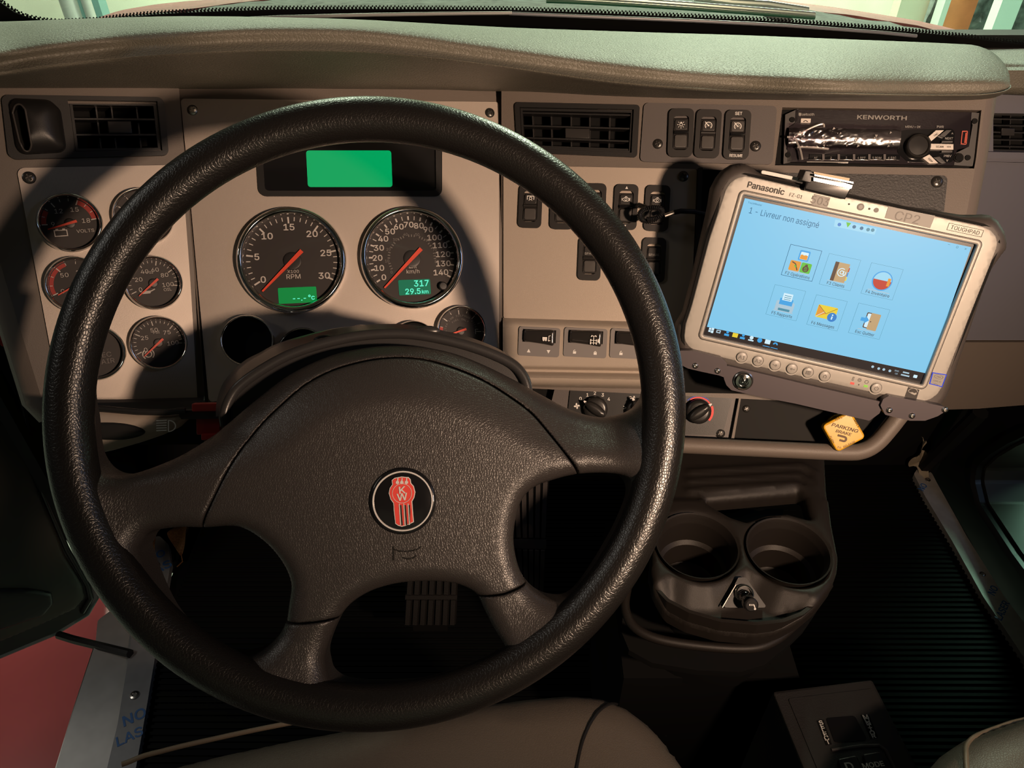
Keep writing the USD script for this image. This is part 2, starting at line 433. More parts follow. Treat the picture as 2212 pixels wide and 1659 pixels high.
def glassy(name, tint, ior, rough, extra=None):
    n = {'t': ('transparent_bsdf', {'color': tint}), 'g': ('glossy_bsdf', {'color': (1, 1, 1), 'roughness': rough}), 'f': ('fresnel', {'IOR': ior}), 'm': ('mix_closure', {}), 'q': ('geometry', {}), 'v': ('math', {'math_type': 'subtract', 'value1': 1.}), 'k': ('math', {'math_type': 'multiply'})}
    M[name] = usdkit.material(stage, f'{LOOKS}/{name}', n, [('q.backfacing', 'v.value2'), ('f.fac', 'k.value1'), ('v.value', 'k.value2'), ('k.value', 'm.fac'), ('t.BSDF', 'm.closure1'), ('g.BSDF', 'm.closure2')], surface='m.closure')


glassy('window_glass', (.93, .97, .94), 1.3, .0)
glassy('gauge_glass', (.95, .94, .94), 1.35, .0)
glassy('shrink_film', (.80, .74, .80), 2.3, .22)

# ------------------------------------------------------------------ planes of the place
# steering wheel, instrument cluster, left gauge panel, centre stack, tablet
def camframe(O, ex, ey, n): return Frame(cw(O), CAM @ np.array(ex), CAM @ np.array(ey), CAM @ np.array(n))
WF = camframe((-.09735541, .01664208, .5493574), (.99657386, .00450984, .08258452), (0, -.99851227, .05452752), (.08270757, -.0543407, -.99509123))
PC = plane(760, 560, .800, 13, -1, 4.3)
_zs = lambda fr, x, y: float((fr.P(*fr.uv(x, y)) - EYE) @ FW)
PL = plane(430, 560, _zs(PC, 430, 560), 30, 3, 8.)
PR = plane(1083, 500, _zs(PC, 1083, 500), -7, 4, -2.7)
TF = camframe((.31592, -.0907, .7538), *[r for r in (np.array([.97175, .22700, -.05977]), -np.array([-.1974, .92855, .3143]), -np.array([.12684, -.29368, .9471]))])
TF = Frame(EYE + (TF.O - EYE) * .965, TF.ex, np.cross(TF.n, TF.ex), TF.n)

# ------------------------------------------------------------------ the cab shell and the garage outside
T = Thing('floor', 'black ribbed rubber mat covering the cab floor', None, WORLD, kind='structure')
T.add('mat', cat([bx(.14, .35, -.02, 1.66, 1.9, .04), bx(-.77, 1.12, -.02, .2, .28, .04)]), 'rubber_floor')
T.add('rib', cat([bx(.14, y, .002, 1.60, .0055, .004) for y in np.arange(-.3, 1.24, .0115)]), 'rubber_floor', smooth=False, kind='stuff')
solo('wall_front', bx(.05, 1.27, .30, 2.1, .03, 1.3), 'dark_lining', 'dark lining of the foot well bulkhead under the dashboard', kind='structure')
solo('unseen_ceiling', bx(.1, -.15, 1.80, 2.1, 1.5, .03), 'cab_lining', 'dark cab roof lining, out of view', kind='structure')  # unseen, keeps the outside lights off the cab interior
solo('unseen_wall_back', bx(.1, -.92, .9, 2.1, .03, 1.8), 'cab_lining', 'dark rear wall of the cab, out of view', kind='structure')  # unseen, closes the cab and stays dark to limit bounced light

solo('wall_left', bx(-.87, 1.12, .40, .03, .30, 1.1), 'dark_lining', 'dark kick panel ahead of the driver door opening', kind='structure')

# passenger door with the low peep window, on x = 1.0
XD = 1.0
DF = Frame([XD, .5, 0], [0, -1, 0], [0, 0, 1], [-1, 0, 0])
def dpoly(pts, r=0, fr=DF, h=0): return fr.poly(pts, h, r)
T = Thing('door_2', 'dark passenger door trim at the right edge with a low window', None, DF, kind='structure')
peep = Polygon([DF.uv(x, y) for x, y in [(2118, 1040), (2122, 1008), (2150, 982), (2190, 958), (2230, 940), (2330, 925), (2420, 1010), (2430, 1130), (2400, 1270), (2330, 1330), (2270, 1290), (2200, 1196), (2130, 1090)]])
peep = rnd(rnd(peep, .02).buffer(0), .02)
body = box(-.80, -.15, 1.45, .95)
T.ext('door_panel', body.difference(peep), -.05, 0, 'dark_lining')
T.add('window_surround', ext(peep.buffer(.018).difference(peep), -.06, .012), 'door_black')
T.ext('window_reveal', peep.buffer(.004).difference(peep.buffer(-.006)), -.14, -.004, 'door_trim')
T.ext('upper_frame', unary_union([box(-.8, .95, -.70, 1.8), box(.55, .95, .7, 1.8), box(1.35, .95, 1.45, 1.8)]), -.05, 0, 'cab_lining')
solo('window_2', xf(ext(peep.buffer(-.004), -.125, -.121), DF.M), 'window_glass', 'peep window pane low in the passenger door', kind='structure')
GZ = -.9
solo('garage_floor', bx(0, 4, GZ - .05, 16, 12, .1), 'garage_floor', 'pale green grey garage floor around the truck', kind='structure')
solo('garage_wall', bx(0, 6.6, .8, 16, .1, 3.6), 'garage_wall', 'pale cream garage wall beyond the windshield', kind='structure')
solo('sheet_on_floor', xf(cham(rrect(.9, .5, .12), 0, .03, .01), Frame([2.02, 2.0, GZ], [1, 0, 0], [0, 1, 0], [0, 0, 1]).M), 'post_white', 'pale sheet lying outside, seen through the low passenger door window', 'sheet')


def post(name, label, cat_, px, py, Y, w, d, m, top=2.6):
    p = at_y(px, py, Y)
    T = Thing(name, label, cat_, Frame([p[0], Y, GZ], [1, 0, 0], [0, 1, 0], [0, 0, 1]))
    T.add('upright', cham(box(-w / 2, -d / 2, w / 2, d / 2), 0, top - GZ, .004), m)
    T.ext('foot_plate', box(-w, -d, w, d), 0, .02, m)
    return T


t = post('steel_column', 'teal painted steel column outside beyond the left of the windshield', 'column', 196, 20, 6.2, .21, .12, 'post_teal')
t.ext('white_mark', box(-.02, -.063, .03, -.0605), .3, .9, 'post_white')
p = at_y(153, 20, 6.0)
T = Thing('steel_pipe', 'shiny grey upright pipe outside, left of the teal column', 'pipe', Frame([p[0], 6., GZ], [1, 0, 0], [0, 1, 0], [0, 0, 1]))
T.add('pipe', tr(trimesh.creation.cylinder(.06, 3.4, sections=20), 0, 0, 1.7), 'post_grey')
T.add('pipe', tr(trimesh.creation.cylinder(.035, 3.4, sections=20), .13, 0, 1.7), 'post_grey')
post('tan_post', 'cream upright post outside at the right, left of the orange one', 'post', 1966, 12, 5.0, .17, .10, 'post_cream')
t = post('orange_post', 'orange upright post of a rack outside beyond the right of the windshield', 'post', 2068, 22, 4.8, .155, .09, 'post_orange')
t.ext('white_edge', box(-.11, -.045, -.078, .045), 0, 3.4, 'post_white')
t.ext('bolt_hole', unary_union([circ(.014, x, 0) for x in (-.03, .04)]), -.0, .0, 'dial_black') if 0 else None
post('white_post', 'white upright post outside, right of the orange one', 'post', 2163, 40, 4.4, .105, .08, 'post_white')
# the stone covered wall at the right
g = []
a0, a1 = at_y(1995, 10, 5.4), at_y(2700, 10, 5.4)
X, Zz = np.meshgrid(np.linspace(a0[0], a1[0], 60), np.linspace(GZ, 1.6, 50))
dsp = meshkit.fbm(np.stack([X * 5, Zz * 5, X * 0], -1), 4, 3)
T = thick(loft(np.stack([X, 5.4 - .25 * dsp, Zz], -1)), [0, .2, 0])
solo('rubble_wall', T, 'rubble', 'dark rough stone covered wall outside behind the orange and white posts', 'wall')

# hood and cowl
def cur(pts, xs): p = np.array(pts, float); return np.interp(xs, p[:, 0], p[:, 1])
hx = np.concatenate([np.linspace(205, 520, 16), np.linspace(600, 1640, 12), np.linspace(1700, 2136, 18)])
hl = cur([(205, 44), (271, 34), (362, 25), (452, 14), (500, 7), (600, -4), (1106, -22), (1640, 2), (1762, 25), (1839, 32), (1908, 44), (1978, 54), (2047, 72), (2117, 81), (2136, 85)], hx)
hu = cur([(205, 42), (217, 36), (237, 29), (271, 20), (339, 9), (407, 2), (500, -4), (600, -15), (1106, -38), (1640, -8), (1700, 3), (1793, 14), (1908, 32), (1978, 44), (2047, 59), (2093, 72), (2136, 83)], hx)
r0 = [at_y(x, y, 1.62) for x, y in zip(hx, hl)]; r1 = [at_y(x, y - .3, 1.75) * [1, 1, 1] for x, y in zip(hx, (hl + hu) / 2)]; r2 = [at_y(x, y, 2.1) for x, y in zip(hx, hu)]
r3 = [np.array([q[0] * 1.0, 2.6, q[2] - .22]) for q in r2]; rb = [q + [0, .01, -.12] for q in r0]
solo('truck_hood', thick(loft([r3, r2, r1, r0, rb]), [0, .02, -.03]), 'hood_red', 'red truck hood seen through the bottom of the windshield', 'hood', smooth=60)
cx_ = np.linspace(120, 2160, 60)
cu = cur(list(zip(hx, hl + 3)), cx_); cl = np.full(60, 120.)
rows = []
for k in np.linspace(0, 1, 7):
    Y = 1.60 - .42 * k
    top = np.array([at_y(x, y, 1.60) for x, y in zip(cx_, cu)]); bot = np.array([at_y(x, y, 1.20) for x, y in zip(cx_, cur([(120, 55), (500, 24), (1106, 27), (1500, 44), (2160, 100)], cx_))])
    q = top * (1 - k) + bot * k; q[:, 2] += (meshkit.fbm(q * 30, 3, 5) - .5) * .012
    rows.append(q)
solo('windshield_cowl', thick(loft(rows), [0, 0, -.02]), 'cowl_dirty', 'dirty grey cowl between the hood and the windshield', 'cowl', smooth=60)

# windshield: pane, black border with dots, gasket bead and reflection streak
_a = math.radians(35.)
GO = at_y(1106, 60, 1.10)
GF = Frame(GO, [1, 0, 0], [0, -math.sin(_a), math.cos(_a)], [0, -math.cos(_a), -math.sin(_a)])
glass = GF.poly([(-700, 130), (2900, 130), (2600, -900), (-400, -900)])
solo('window_1', xf(ext(glass, 0, .005), GF.M), 'window_glass', 'wide windshield pane above the dashboard', kind='structure')
edge = [(-160, -160), (-60, -60), (0, 3), (30, 24), (60, 37), (100, 45), (135, 48), (215, 44), (271, 37), (330, 31), (400, 27), (480, 24), (600, 20), (800, 19), (1000, 20), (1106, 21), (1300, 28), (1500, 37), (1700, 47), (1900, 62), (2060, 77), (2140, 87), (2260, 100), (2420, 90), (2560, 30)]
fr = GF.poly(edge + [(2900, 30), (2900, 160), (-700, 160), (-700, -160)], .006)
T = Thing('windshield_border', 'black printed border with a row of dots along the bottom of the windshield', 'border', GF)
T.ext('band', fr.buffer(0), .006, .0075, 'frit_black')
ln = LineString(GF.line(edge, .006)); n = int(ln.length / .0048); dots = []
for i in range(n):
    for o, r in ((.0028, .0016), (.0058, .0010)):
        d = (i + (.5 if r < .0012 else 0)) * .0048; a = ln.interpolate(d); b = ln.interpolate(d + .001); tx, ty = unit([b.x - a.x, b.y - a.y])
        dots.append(tr(trimesh.creation.cylinder(r, .0012, sections=8), a.x - ty * o, a.y + tx * o, .0068))
T.add('border_dots', cat(dots), 'frit_black', smooth=False, kind='stuff')
for pts, r, m in (([(420, 46), (600, 37), (800, 32), (1000, 29), (1106, 28)], .0022, 'post_grey'), ([(1100, 29), (1300, 37), (1500, 45), (1700, 55), (1900, 70), (1980, 78)], .0022, 'door_edge')):  # the second bead stands in for a bluish reflection along the glass
    T.add('gasket_reflection_bead', tube([GF.P(*GF.uv(x, y, .02), .02) for x, y in pts], r), m, WORLD)
# wiper
T = Thing('wiper', 'wiper blade with pale metal spine lying on the cowl outside the windshield', 'wiper', WORLD)
for y0, y1, r, m, nm in ((-9, 31, .0035, 'wiper_metal', 'blade_spine'), (-3, 35, .0022, 'wiper_metal', 'blade_frame'), (2, 38, .003, 'wiper_rubber', 'blade_rubber')):
    T.add(nm, tube([at_y(x, y0 + (y1 - y0) * ((x - 1180) / 580.) ** 1.25 if x > 1180 else y0, 1.235) for x in np.linspace(1180, 1760, 16)], r), m)
T.add('wiper_arm', tube([at_y(x, y, 1.25) for x, y in ((1500, -6), (1580, 4), (1660, 9), (1745, 22))], .005), 'wiper_metal')
T.add('wiper_linkage', tube([at_y(x, y, 1.24) for x, y in ((1648, 24), (1672, 34), (1706, 46))], .006), 'door_edge')

# ------------------------------------------------------------------ dashboard
D = Thing('dashboard', 'grey brown truck dashboard with padded top behind the steering wheel', 'dashboard', Frame(PC.O, PC.ex, PC.ey, PC.n))
def fascia_pt(x, y):
    fr = PL if x < 412 else (PC if x < 1083 else PR)
    return fr.P(*fr.uv(x, y, -.002), -.002)


st = []
for x, b, c, l, u, Yl in ((-260, 52, 130, 184, 192, .50), (-120, 52, 125, 178, 191, .55), (0, 52, 116, 168, 191, .595), (110, 50, 100, 153, 191, .615), (250, 47, 86, 139, 191, .645), (400, 46, 77, 127, 192, .640), (560, 52, 70, 120, 192, .655), (750, 58, 72, 121, 193, .665),
                       (900, 61, 86, 131, 194, .670), (1000, 63, 100, 142, 196, .670), (1150, 67, 120, 162, 199, .670), (1300, 70, 140, 183, 207, .670), (1450, 74, 156, 197, 212, .665), (1600, 78, 167, 206, 215, .680), (1800, 86, 176, 211, 218, .655), (1980, 93, 180, 214, 219, .685)):
    st.append([at_y(x, b, .98), at_y(x, c, Yl + .014), at_y(x, l, Yl), fascia_pt(x, u)])
st.append([at_y(2080, 98, .97), at_y(2084, 180, .702), at_y(2084, 214, .688), at_y(2084, 219, .79)])
rows = []
for b, c, l, u in st:
    m1 = b * .5 + c * .5 + np.array([0, 0, .010]); cc = c + np.array([0, .012, .003]); mid = c * .5 + l * .5 + np.array([0, -.006, -.002])
    under = l * .6 + u * .4 + np.array([0, 0, .003])
    rows.append(spline([b + [0, .0, -.03], b, m1, cc, c + [0, -.004, -.006], mid, l + [0, 0, .004], l + [0, .008, -.001], under, u], 5))
rows = np.array(rows); rows = np.stack([spline(rows[:, j], 5) for j in range(rows.shape[1])], 1)
S_, cc = rows[-1], st[-1][1] * .5 + st[-1][2] * .5 + np.array([0, .02, .0])
rows = np.concatenate([rows, [cc + (S_ - cc) * math.cos(t_) + np.array([.050 * math.sin(t_), 0, 0]) for t_ in np.radians([10, 20, 30, 40, 50, 60, 68, 75, 82, 88, 90])]])
D.add('padded_top', loft(rows), 'pad_vinyl', WORLD, smooth=40)

vent_l = [(3, 207), (353, 212), (364, 337), (19, 346)]
vent_c = [(1112, 222), (1382, 228), (1376, 341), (1118, 330)]
radio_o = [(1690, 232), (2120, 238), (2106, 364), (1674, 357)]
FL = PL.poly([(-260, 186), (386, 186), (444, 884), (118, 890), (91, 866), (40, 700), (0, 567), (-80, 380)])
FC = PC.poly([(386, 186), (1083, 186), (1083, 850), (444, 884)])
FR = PR.poly([(1083, 190), (2132, 205), (2113, 330), (2088, 460), (2040, 690), (1985, 880), (1083, 836)])
D.ext('fascia', FL.difference(PL.poly(vent_l).buffer(-.006)), -.012, 0, 'fascia_tan', PL)
D.ext('fascia', FC, -.012, 0, 'fascia_tan', PC)
D.ext('fascia', FR.difference(PR.poly(vent_c).buffer(-.005)).difference(PR.poly(radio_o)), -.012, 0, 'fascia_tan', PR)
# rounded ends of the fascia
def edge_roll(fr, pts, prof):
    L = np.array([fr.uv(x, y) for x, y in pts]); rr = []
    for i, q in enumerate(L):
        t = unit(L[min(i + 1, len(L) - 1)] - L[max(i - 1, 0)]); nrm = np.array([-t[1], t[0]])
        rr.append([fr.P(*(q + nrm * a), h) for a, h in prof])
    return loft(rr)
D.add('end_roll', edge_roll(PR, [(2132, 205), (2113, 330), (2088, 460), (2040, 690), (1985, 880)], [(-.001, 0), (.006, -.0015), (.012, -.006), (.015, -.013), (.017, -.05), (.02, -.3)]), 'fascia_tan', WORLD, smooth=50)
D.add('end_roll', edge_roll(PL, [(118, 890), (91, 866), (40, 700), (0, 567), (-80, 380), (-260, 186)], [(-.001, 0), (.008, -.003), (.014, -.010), (.018, -.03), (.02, -.2)]), 'fascia_tan', WORLD, smooth=50)
# lower ledge of the centre stack with its roll, then the roll under the left part
rows = []
for x in np.linspace(1086, 1476, 8):
    s = (x - 1086) / 500.
    prof = [(686 + 14 * s, .001), (692 + 13 * s, .010), (698 + 12 * s, .0165), (706 + 10 * s, .018), (745 + 9 * s, .0185), (786 + 8 * s, .019), (792 + 8 * s, .017), (797 + 8 * s, .008), (802 + 8 * s, .008), (807 + 8 * s, .017), (815 + 9 * s, .0215), (824 + 9 * s, .020), (831 + 9 * s, .012), (835 + 9 * s, -.002), (836 + 9 * s, -.06)]
    rows.append([PR.P(*PR.uv(x, y, h), h) for y, h in prof])
D.add('lower_ledge', loft(rows), 'ledge_plastic', WORLD, smooth=50)
D.add('lower_roll', tube([PL.P(*PL.uv(x, y), -.002) for x, y in ((112, 885), (250, 884), (440, 878))] + [PC.P(*PC.uv(x, y), -.002) for x, y in ((560, 872), (1083, 846))], .011), 'trim_grey', WORLD)
rail = spline([PR.P(*PR.uv(x, y, .004), .004) for x, y in ((1090, 930), (1300, 953), (1480, 962), (1700, 972), (1820, 977), (1862, 974), (1893, 957), (1922, 925), (1950, 890), (1990, 850))], 6)
D.add('lower_rail', tube(rail, .0088, 14), 'fascia_tan', WORLD, smooth=60)
D.ext('lower_back', PR.poly([(1150, 834), (1985, 870), (1880, 985), (1120, 945)], -.03), -.05, -.03, 'black_matte', PR)
D.ext('under_panel', PL.poly([(120, 893), (440, 887), (440, 960), (150, 960)], -.05), -.06, -.05, 'black_matte', PL)


def screw(T, fr, px, py, r, m='dark_screw', h=0.):
    u, v = fr.uv(px, py, h)
    s = trimesh.boolean.difference([lathe([(0, -.002), (r, -.002), (r, .0006), (r * .8, .0016), (r * .45, .0021), (0, .0022)], 20),
                                    bx(0, 0, .0022, r * 1.1, r * .28, .0022), bx(0, 0, .0022, r * .28, r * 1.1, .0022)], engine='manifold')
    T.add('screw', xf(s, fr.at(u, v, h, 25).M), m, WORLD)


# panels
T = Thing('gauge_board', 'silver gauge panel left of the steering wheel with chrome ringed gauges', 'panel', PL.px(230, 600))
gp = PL.poly([(36, 364), (392, 357), (410, 600), (427, 876), (140, 882), (108, 748)], 0, .006)
T.ext('plate', gp, .0, .0025, 'panel_silver', PL)
screw(T, PL, 63, 384, .0055, h=.0025)
T = Thing('instrument_cluster_panel', 'silver instrument panel with speedometer behind the steering wheel', 'panel', PC.px(740, 560))
cp = PC.poly([(391, 215), (1077, 222), (1077, 830), (452, 868), (427, 600), (411, 420)], 0, .004)
T.ext('gap_seal', PC.poly([(413, 420), (419, 420), (432, 600), (449, 868), (443, 868), (426, 600)]), 0, .001, 'black_matte', PC)  # thin black strip standing in for the dark gap between the panels
disp = PC.poly([(551, 296), (954, 296), (954, 426), (559, 426)], 0, .008)
T.ext('plate', cp.difference(disp.buffer(-.001)), .0, .0025, 'panel_silver', PC)
screw(T, PC, 416, 238, .0052, 'steel', .0025); screw(T, PC, 1058, 244, .0052, h=.0025)
T = Thing('message_display', 'black message display with a plain green lit screen at the top of the cluster', 'display', PC.px(752, 362))
T.ext('surround', disp.difference(PC.poly([(566, 300), (940, 300), (941, 414), (573, 414)], 0, .004)), .0, .004, 'black_plastic', PC)
T.ext('face', disp.buffer(-.002), -.002, .0006, 'black_gloss', PC)
T.ext('lit_screen', PC.poly([(661, 325), (845, 325), (848, 404), (665, 404)], .0008, .003), .0006, .0009, 'lcd_green', PC)
T = Thing('switch_panel', 'gold beige switch panel right of the cluster holding rocker switches', 'panel', PR.px(1300, 530))
T.ext('plate', PR.poly([(1088, 358), (1505, 366), (1492, 706), (1088, 688)], 0, .003), 0, .0022, 'panel_gold', PR)
screw(T, PR, 1476, 381, .0055, h=.0022)
T = Thing('upper_switch_plate', 'dark grey plate with three rocker switches between the centre vent and the radio', 'plate', PR.px(1530, 290))
T.ext('plate', PR.poly([(1391, 223), (1678, 230), (1668, 356), (1382, 350)], 0, .005), 0, .002, 'trim_grey', PR)
screw(T, PR, 1421, 311, .0052, h=.002); screw(T, PR, 1632, 316, .0055, h=.002)
T = Thing('blank_panel', 'black grained blanking panel behind the tablet under the radio', 'panel', PR.px(1800, 420))
T.ext('plate', PR.poly([(1566, 372), (2046, 380), (2036, 470), (1990, 780), (1560, 780)], 0, .005), 0, .002, 'black_grain', PR)
screw(T, PR, 2024, 393, .0058, h=.002); screw(T, PR, 1566, 389, .005, h=.002)
T = Thing('mount_channel', 'black vertical channel between the switch panel and the tablet', 'channel', PR.px(1530, 600))
T.ext('plate', PR.poly([(1507, 366), (1564, 368), (1556, 770), (1640, 790), (1995, 800), (1984, 856), (1460, 848), (1476, 720), (1494, 700)]), 0, .001, 'black_matte', PR)
T.ext('side_flange', PR.poly([(1507, 366), (1516, 366), (1502, 790), (1492, 790)]), 0, .008, 'black_plastic', PR)

# ------------------------------------------------------------------ air vents
def louvre(T, fr, corners, slats, vanes, tab, depth=.016):
    q = [fr.uv(x, y) for x, y in corners]
    L = lambda s, t: np.array(q[0]) * (1 - s) * (1 - t) + np.array(q[1]) * s * (1 - t) + np.array(q[2]) * s * t + np.array(q[3]) * (1 - s) * t
    hole = Polygon(q)
    T.ext('duct', hole.buffer(.002), -.034, -.03, 'black_matte', fr)
    T.ext('duct_wall', hole.buffer(.002).difference(hole.buffer(-.0005)), -.03, -.001, 'black_plastic', fr)
    for s in vanes:
        a, b = L(s, .02), L(s, .98)
        T.add('vane', xf(ext(seg(a[0], a[1], b[0], b[1], .0013), -.026, -.011), fr.M), 'switch_black', WORLD)
    for t in slats:
        a, b = L(.01, t), L(.99, t)
        T.add('slat', xf(ext(seg(a[0], a[1], b[0], b[1], .0016), -.012, -.0015), fr.M), 'black_plastic', WORLD)
    s0, s1, t0, t1 = tab
    g = Polygon([L(s0, t0), L(s1, t0), L(s1, t1), L(s0, t1)])
    T.add('thumb_tab', cham(g, -.012, .001, .001), 'switch_black', fr)
    T.ext('inner_frame', hole.difference(hole.buffer(-.0022)), -.006, .0, 'black_plastic', fr)


T = Thing('air_vent', 'black left air vent with a humped slotted housing beside its louvres', 'air vent', PL.px(185, 275))
vl = PL.poly(vent_l, 0, .006)
T.ext('housing', vl.difference(PL.poly([(146, 218), (339, 221), (350, 327), (160, 329)])).difference(PL.poly([(20, 222), (110, 222), (128, 330), (36, 332)], 0, .012)), -.02, .004, 'black_plastic', PL)
hump = PL.poly([(16, 214), (108, 218), (132, 240), (146, 332), (36, 338)], 0, .008)
slot = PL.poly([(28, 246), (34, 232), (46, 231), (56, 244), (69, 318), (64, 330), (52, 328), (43, 310)], .006, .003)
T.add('hump', xf(pillow(hump.difference(slot), .003, lambda x, y, d: .003 + .016 * math.sqrt(max(0, 1 - (1 - min(Point(x, y).distance(hump.boundary) / .02, 1)) ** 2)), -.003, rings=(.001, .003)), PL.M), 'black_plastic', WORLD, smooth=50)
T.ext('slot_back', slot.buffer(.002), -.004, -.002, 'black_matte', PL)
T.add('slot_rim', tube([PL.P(x, y, .0035 + .016 * math.sqrt(max(0, 1 - (1 - min(Point(x, y).distance(hump.boundary) / .02, 1)) ** 2))) for x, y in [slot.exterior.interpolate(k / 60, normalized=True).coords[0] for k in range(60)]], .0009, 6, closed=True), 'switch_face', WORLD, smooth=60)
louvre(T, PL, [(150, 221), (336, 224), (347, 324), (164, 326)], (.33, .66), (.3, .48, .78), (.40, .68, .38, .64))
T = Thing('air_vent', 'black centre air vent with louvres above the switch panel', 'air vent', PR.px(1247, 280))
vc = PR.poly(vent_c, 0, .004)
T.ext('housing', vc.difference(PR.poly([(1123, 233), (1369, 238), (1364, 331), (1128, 322)])), -.02, .003, 'black_plastic', PR)
louvre(T, PR, [(1124, 234), (1368, 239), (1363, 330), (1129, 321)], (.10, .42, .72, .92), (.1, .27, .45, .62, .80), (.40, .62, .46, .70))

# ------------------------------------------------------------------ gauges
R0 = math.radians
def gauge(label, fr, px, py, Dm, kind='gauge', a0=210., a1=-28., nmaj=6, nmin=5, nums=(), texts=(), arcs=(), needle=None, extras=(), dim=False, lcd=None, rot=0., empty=False, cat_='gauge', numr=None, tkl=None, group=None):
    f = fr.px(px, py, .0085, rot); r = Dm / 2
    T = Thing(kind, label, cat_, f, group or ('gauges in the instrument cluster' if fr is PC else 'gauges on the left panel'))
    rp = .5 * r / (.054 if r > .04 else .0258)
    T.add('bezel', lathe([(r * .99, -.0075), (r, .0008), (r * .985, .0034), (r * .95, .0052), (r * .915, .0050), (r * .885, .0034), (r * .868, .001), (r * .862, -.004)], 64), 'chrome', smooth=60)
    T.ext('dial', circ(r * .95, q=16), -.006, -.0045, 'black_matte' if empty else 'dial_black')
    pr = 'dial_print_dim' if dim else 'dial_print'; z = -.0044
    if not empty and nmaj:
        tk = []; big = r > .04
        for i in range((nmaj - 1) * nmin + 1):
            a = R0(a0 + (a1 - a0) * i / ((nmaj - 1) * nmin)); mj = i % nmin == 0
            l, w = ((tkl or .12) if big else .17, .03 if big else .035) if mj else (.075 if big else .09, .016 if big else .022)
            ro = .83; c, s = math.cos(a) * r, math.sin(a) * r
            tk.append(seg(c * (ro - l), s * (ro - l), c * ro, s * ro, w * r))
        T.add('tick_marks', ext(unary_union(tk), z, z + .0002), pr, smooth=False)
    if nums:
        ms = []
        for i, s in enumerate(nums):
            if s == '': continue
            a = R0(a0 + (a1 - a0) * i / (len(nums) - 1)); rr = r * (numr or (.64 if r > .04 else .50)) * (.93 if numr and len(s) > 2 else 1)
            ms.append(tmesh(s, r * ((.105 if numr else .115) if r > .04 else .145), math.cos(a) * rr * 1.0, math.sin(a) * rr, z, sx=1.12, bold=r > .04))
        T.add('numerals', cat(ms), pr, smooth=False)
    for (s, h, x, y) in texts:
        T.add('dial_lettering', tmesh(s, h * r, x * r, y * r, z, sx=1.1), pr, smooth=False)
    for (b0, b1, w) in arcs: T.add('red_band', ext(sector(r * (.84 - w), r * .84, b0, b1), z - .0001, z + .0001), 'dial_red', smooth=False)
    for g in extras: T.add('dial_symbol', ext(affinity.scale(g, r, r, origin=(0, 0)), z, z + .0002), pr, smooth=False)
    if lcd:
        x0, y0, x1, y1, m, marks = lcd
        T.ext('lit_window', rnd(box(x0 * r, y0 * r, x1 * r, y1 * r), .0012), z, z + .0003, m)
        for (s, h, x, y) in marks: T.add('lit_digits', tmesh(s, h * r, x * r, y * r, z + .0004, bold=True, anchor='r'), 'lcd_digit', smooth=False)
    if needle is not None:
        a = R0(needle); c, s = math.cos(a), math.sin(a); L, b, w = (.80, .26, .040) if r > .04 else (.70, .22, .045)
        T.ext('needle', Polygon([(c * L * r + s * w * r * .4, s * L * r - c * w * r * .4), (c * L * r - s * w * r * .4, s * L * r + c * w * r * .4), (-c * b * r - s * w * r, -s * b * r + c * w * r), (-c * b * r + s * w * r, -s * b * r - c * w * r)]), -.0028, -.0018, 'needle_red')
        T.add('needle_hub', tr(lathe([(r * .17, -.0045), (r * .165, -.0034), (r * .13, -.0030), (0, -.0030)], 24), 0, 0, 0), 'black_plastic')
    if not empty: T.ext('lens', circ(r * .868, q=16), .0008, .0012, 'gauge_glass')
    return T


batt = unary_union([box(-.52, -.42, -.12, -.20).difference(box(-.49, -.39, -.15, -.23)), box(-.46, -.20, -.38, -.16), box(-.26, -.20, -.18, -.16)])
gauge('round volts gauge with red bands, top left of the gauge panel', PL, 151, 481, .0540, a0=180, a1=7, nmaj=4, nmin=3, nums=('9', '12', '15', '18'), texts=(('VOLTS', .11, .42, -.28),), arcs=((145, 180, .15), (7, 66, .15)), needle=194, extras=(batt,))
gauge('chrome ringed gauge mostly hidden behind the wheel rim, top right of the gauge panel', PL, 310, 468, .0540, nmaj=5, nmin=2, needle=205)
gauge('gauge with a wide red arc, partly behind the wheel rim at left', PL, 166, 615, .0520, a0=200, a1=-10, nmaj=4, nmin=3, nums=('0', '50', '100', '150'), arcs=((108, 198, .13),), needle=205)
oil = unary_union([Polygon([(-.42, -.36), (-.16, -.36), (-.1, -.26), (-.44, -.26)]), seg(-.12, -.28, .02, -.22, .04), seg(-.5, -.24, -.42, -.3, .04)])
gauge('oil pressure gauge numbered 0 to 100, second down in the right column', PL, 332, 611, .0522, a0=202, a1=-12, nmaj=6, nmin=4, nums=('0', '20', '40', '60', '80', '100'), texts=(('OIL', .11, .45, -.28), ('PSI', .09, -.05, .40)), needle=217, extras=(oil,))
gauge('small gauge showing only its right half beside the wheel rim, bottom left of the panel', PL, 206, 762, .0520, nmaj=0, texts=(('EC', .17, .35, -.12), ('AIR', .17, .35, -.36)), needle=None, dim=True)
brk = unary_union([circ(.11, -.42, -.36).difference(circ(.07, -.42, -.36)), sector(.15, .19, 130, 230, 12), ])
brk = unary_union([circ(.13, -.40, -.36).difference(circ(.09, -.40, -.36)), affinity.translate(sector(.17, .21, 130, 230, 12), -.40, -.36), affinity.translate(sector(.17, .21, -50, 50, 12), -.40, -.36)])
gauge('brake pressure gauge numbered 0 to 100, lowest in the right column', PL, 343, 741, .0522, a0=202, a1=-8, nmaj=5, nmin=5, nums=('0', '25', '50', '75', '100'), texts=(('PSI', .09, .0, .40),), needle=217, extras=(brk,))
gauge('black unlit gauge in chrome ring, lower left of the cluster', PC, 535, 736, .052, empty=True, nmaj=0)
gauge('black unlit gauge half hidden by the column cover, second of the lower row', PC, 655, 762, .052, empty=True, nmaj=0)
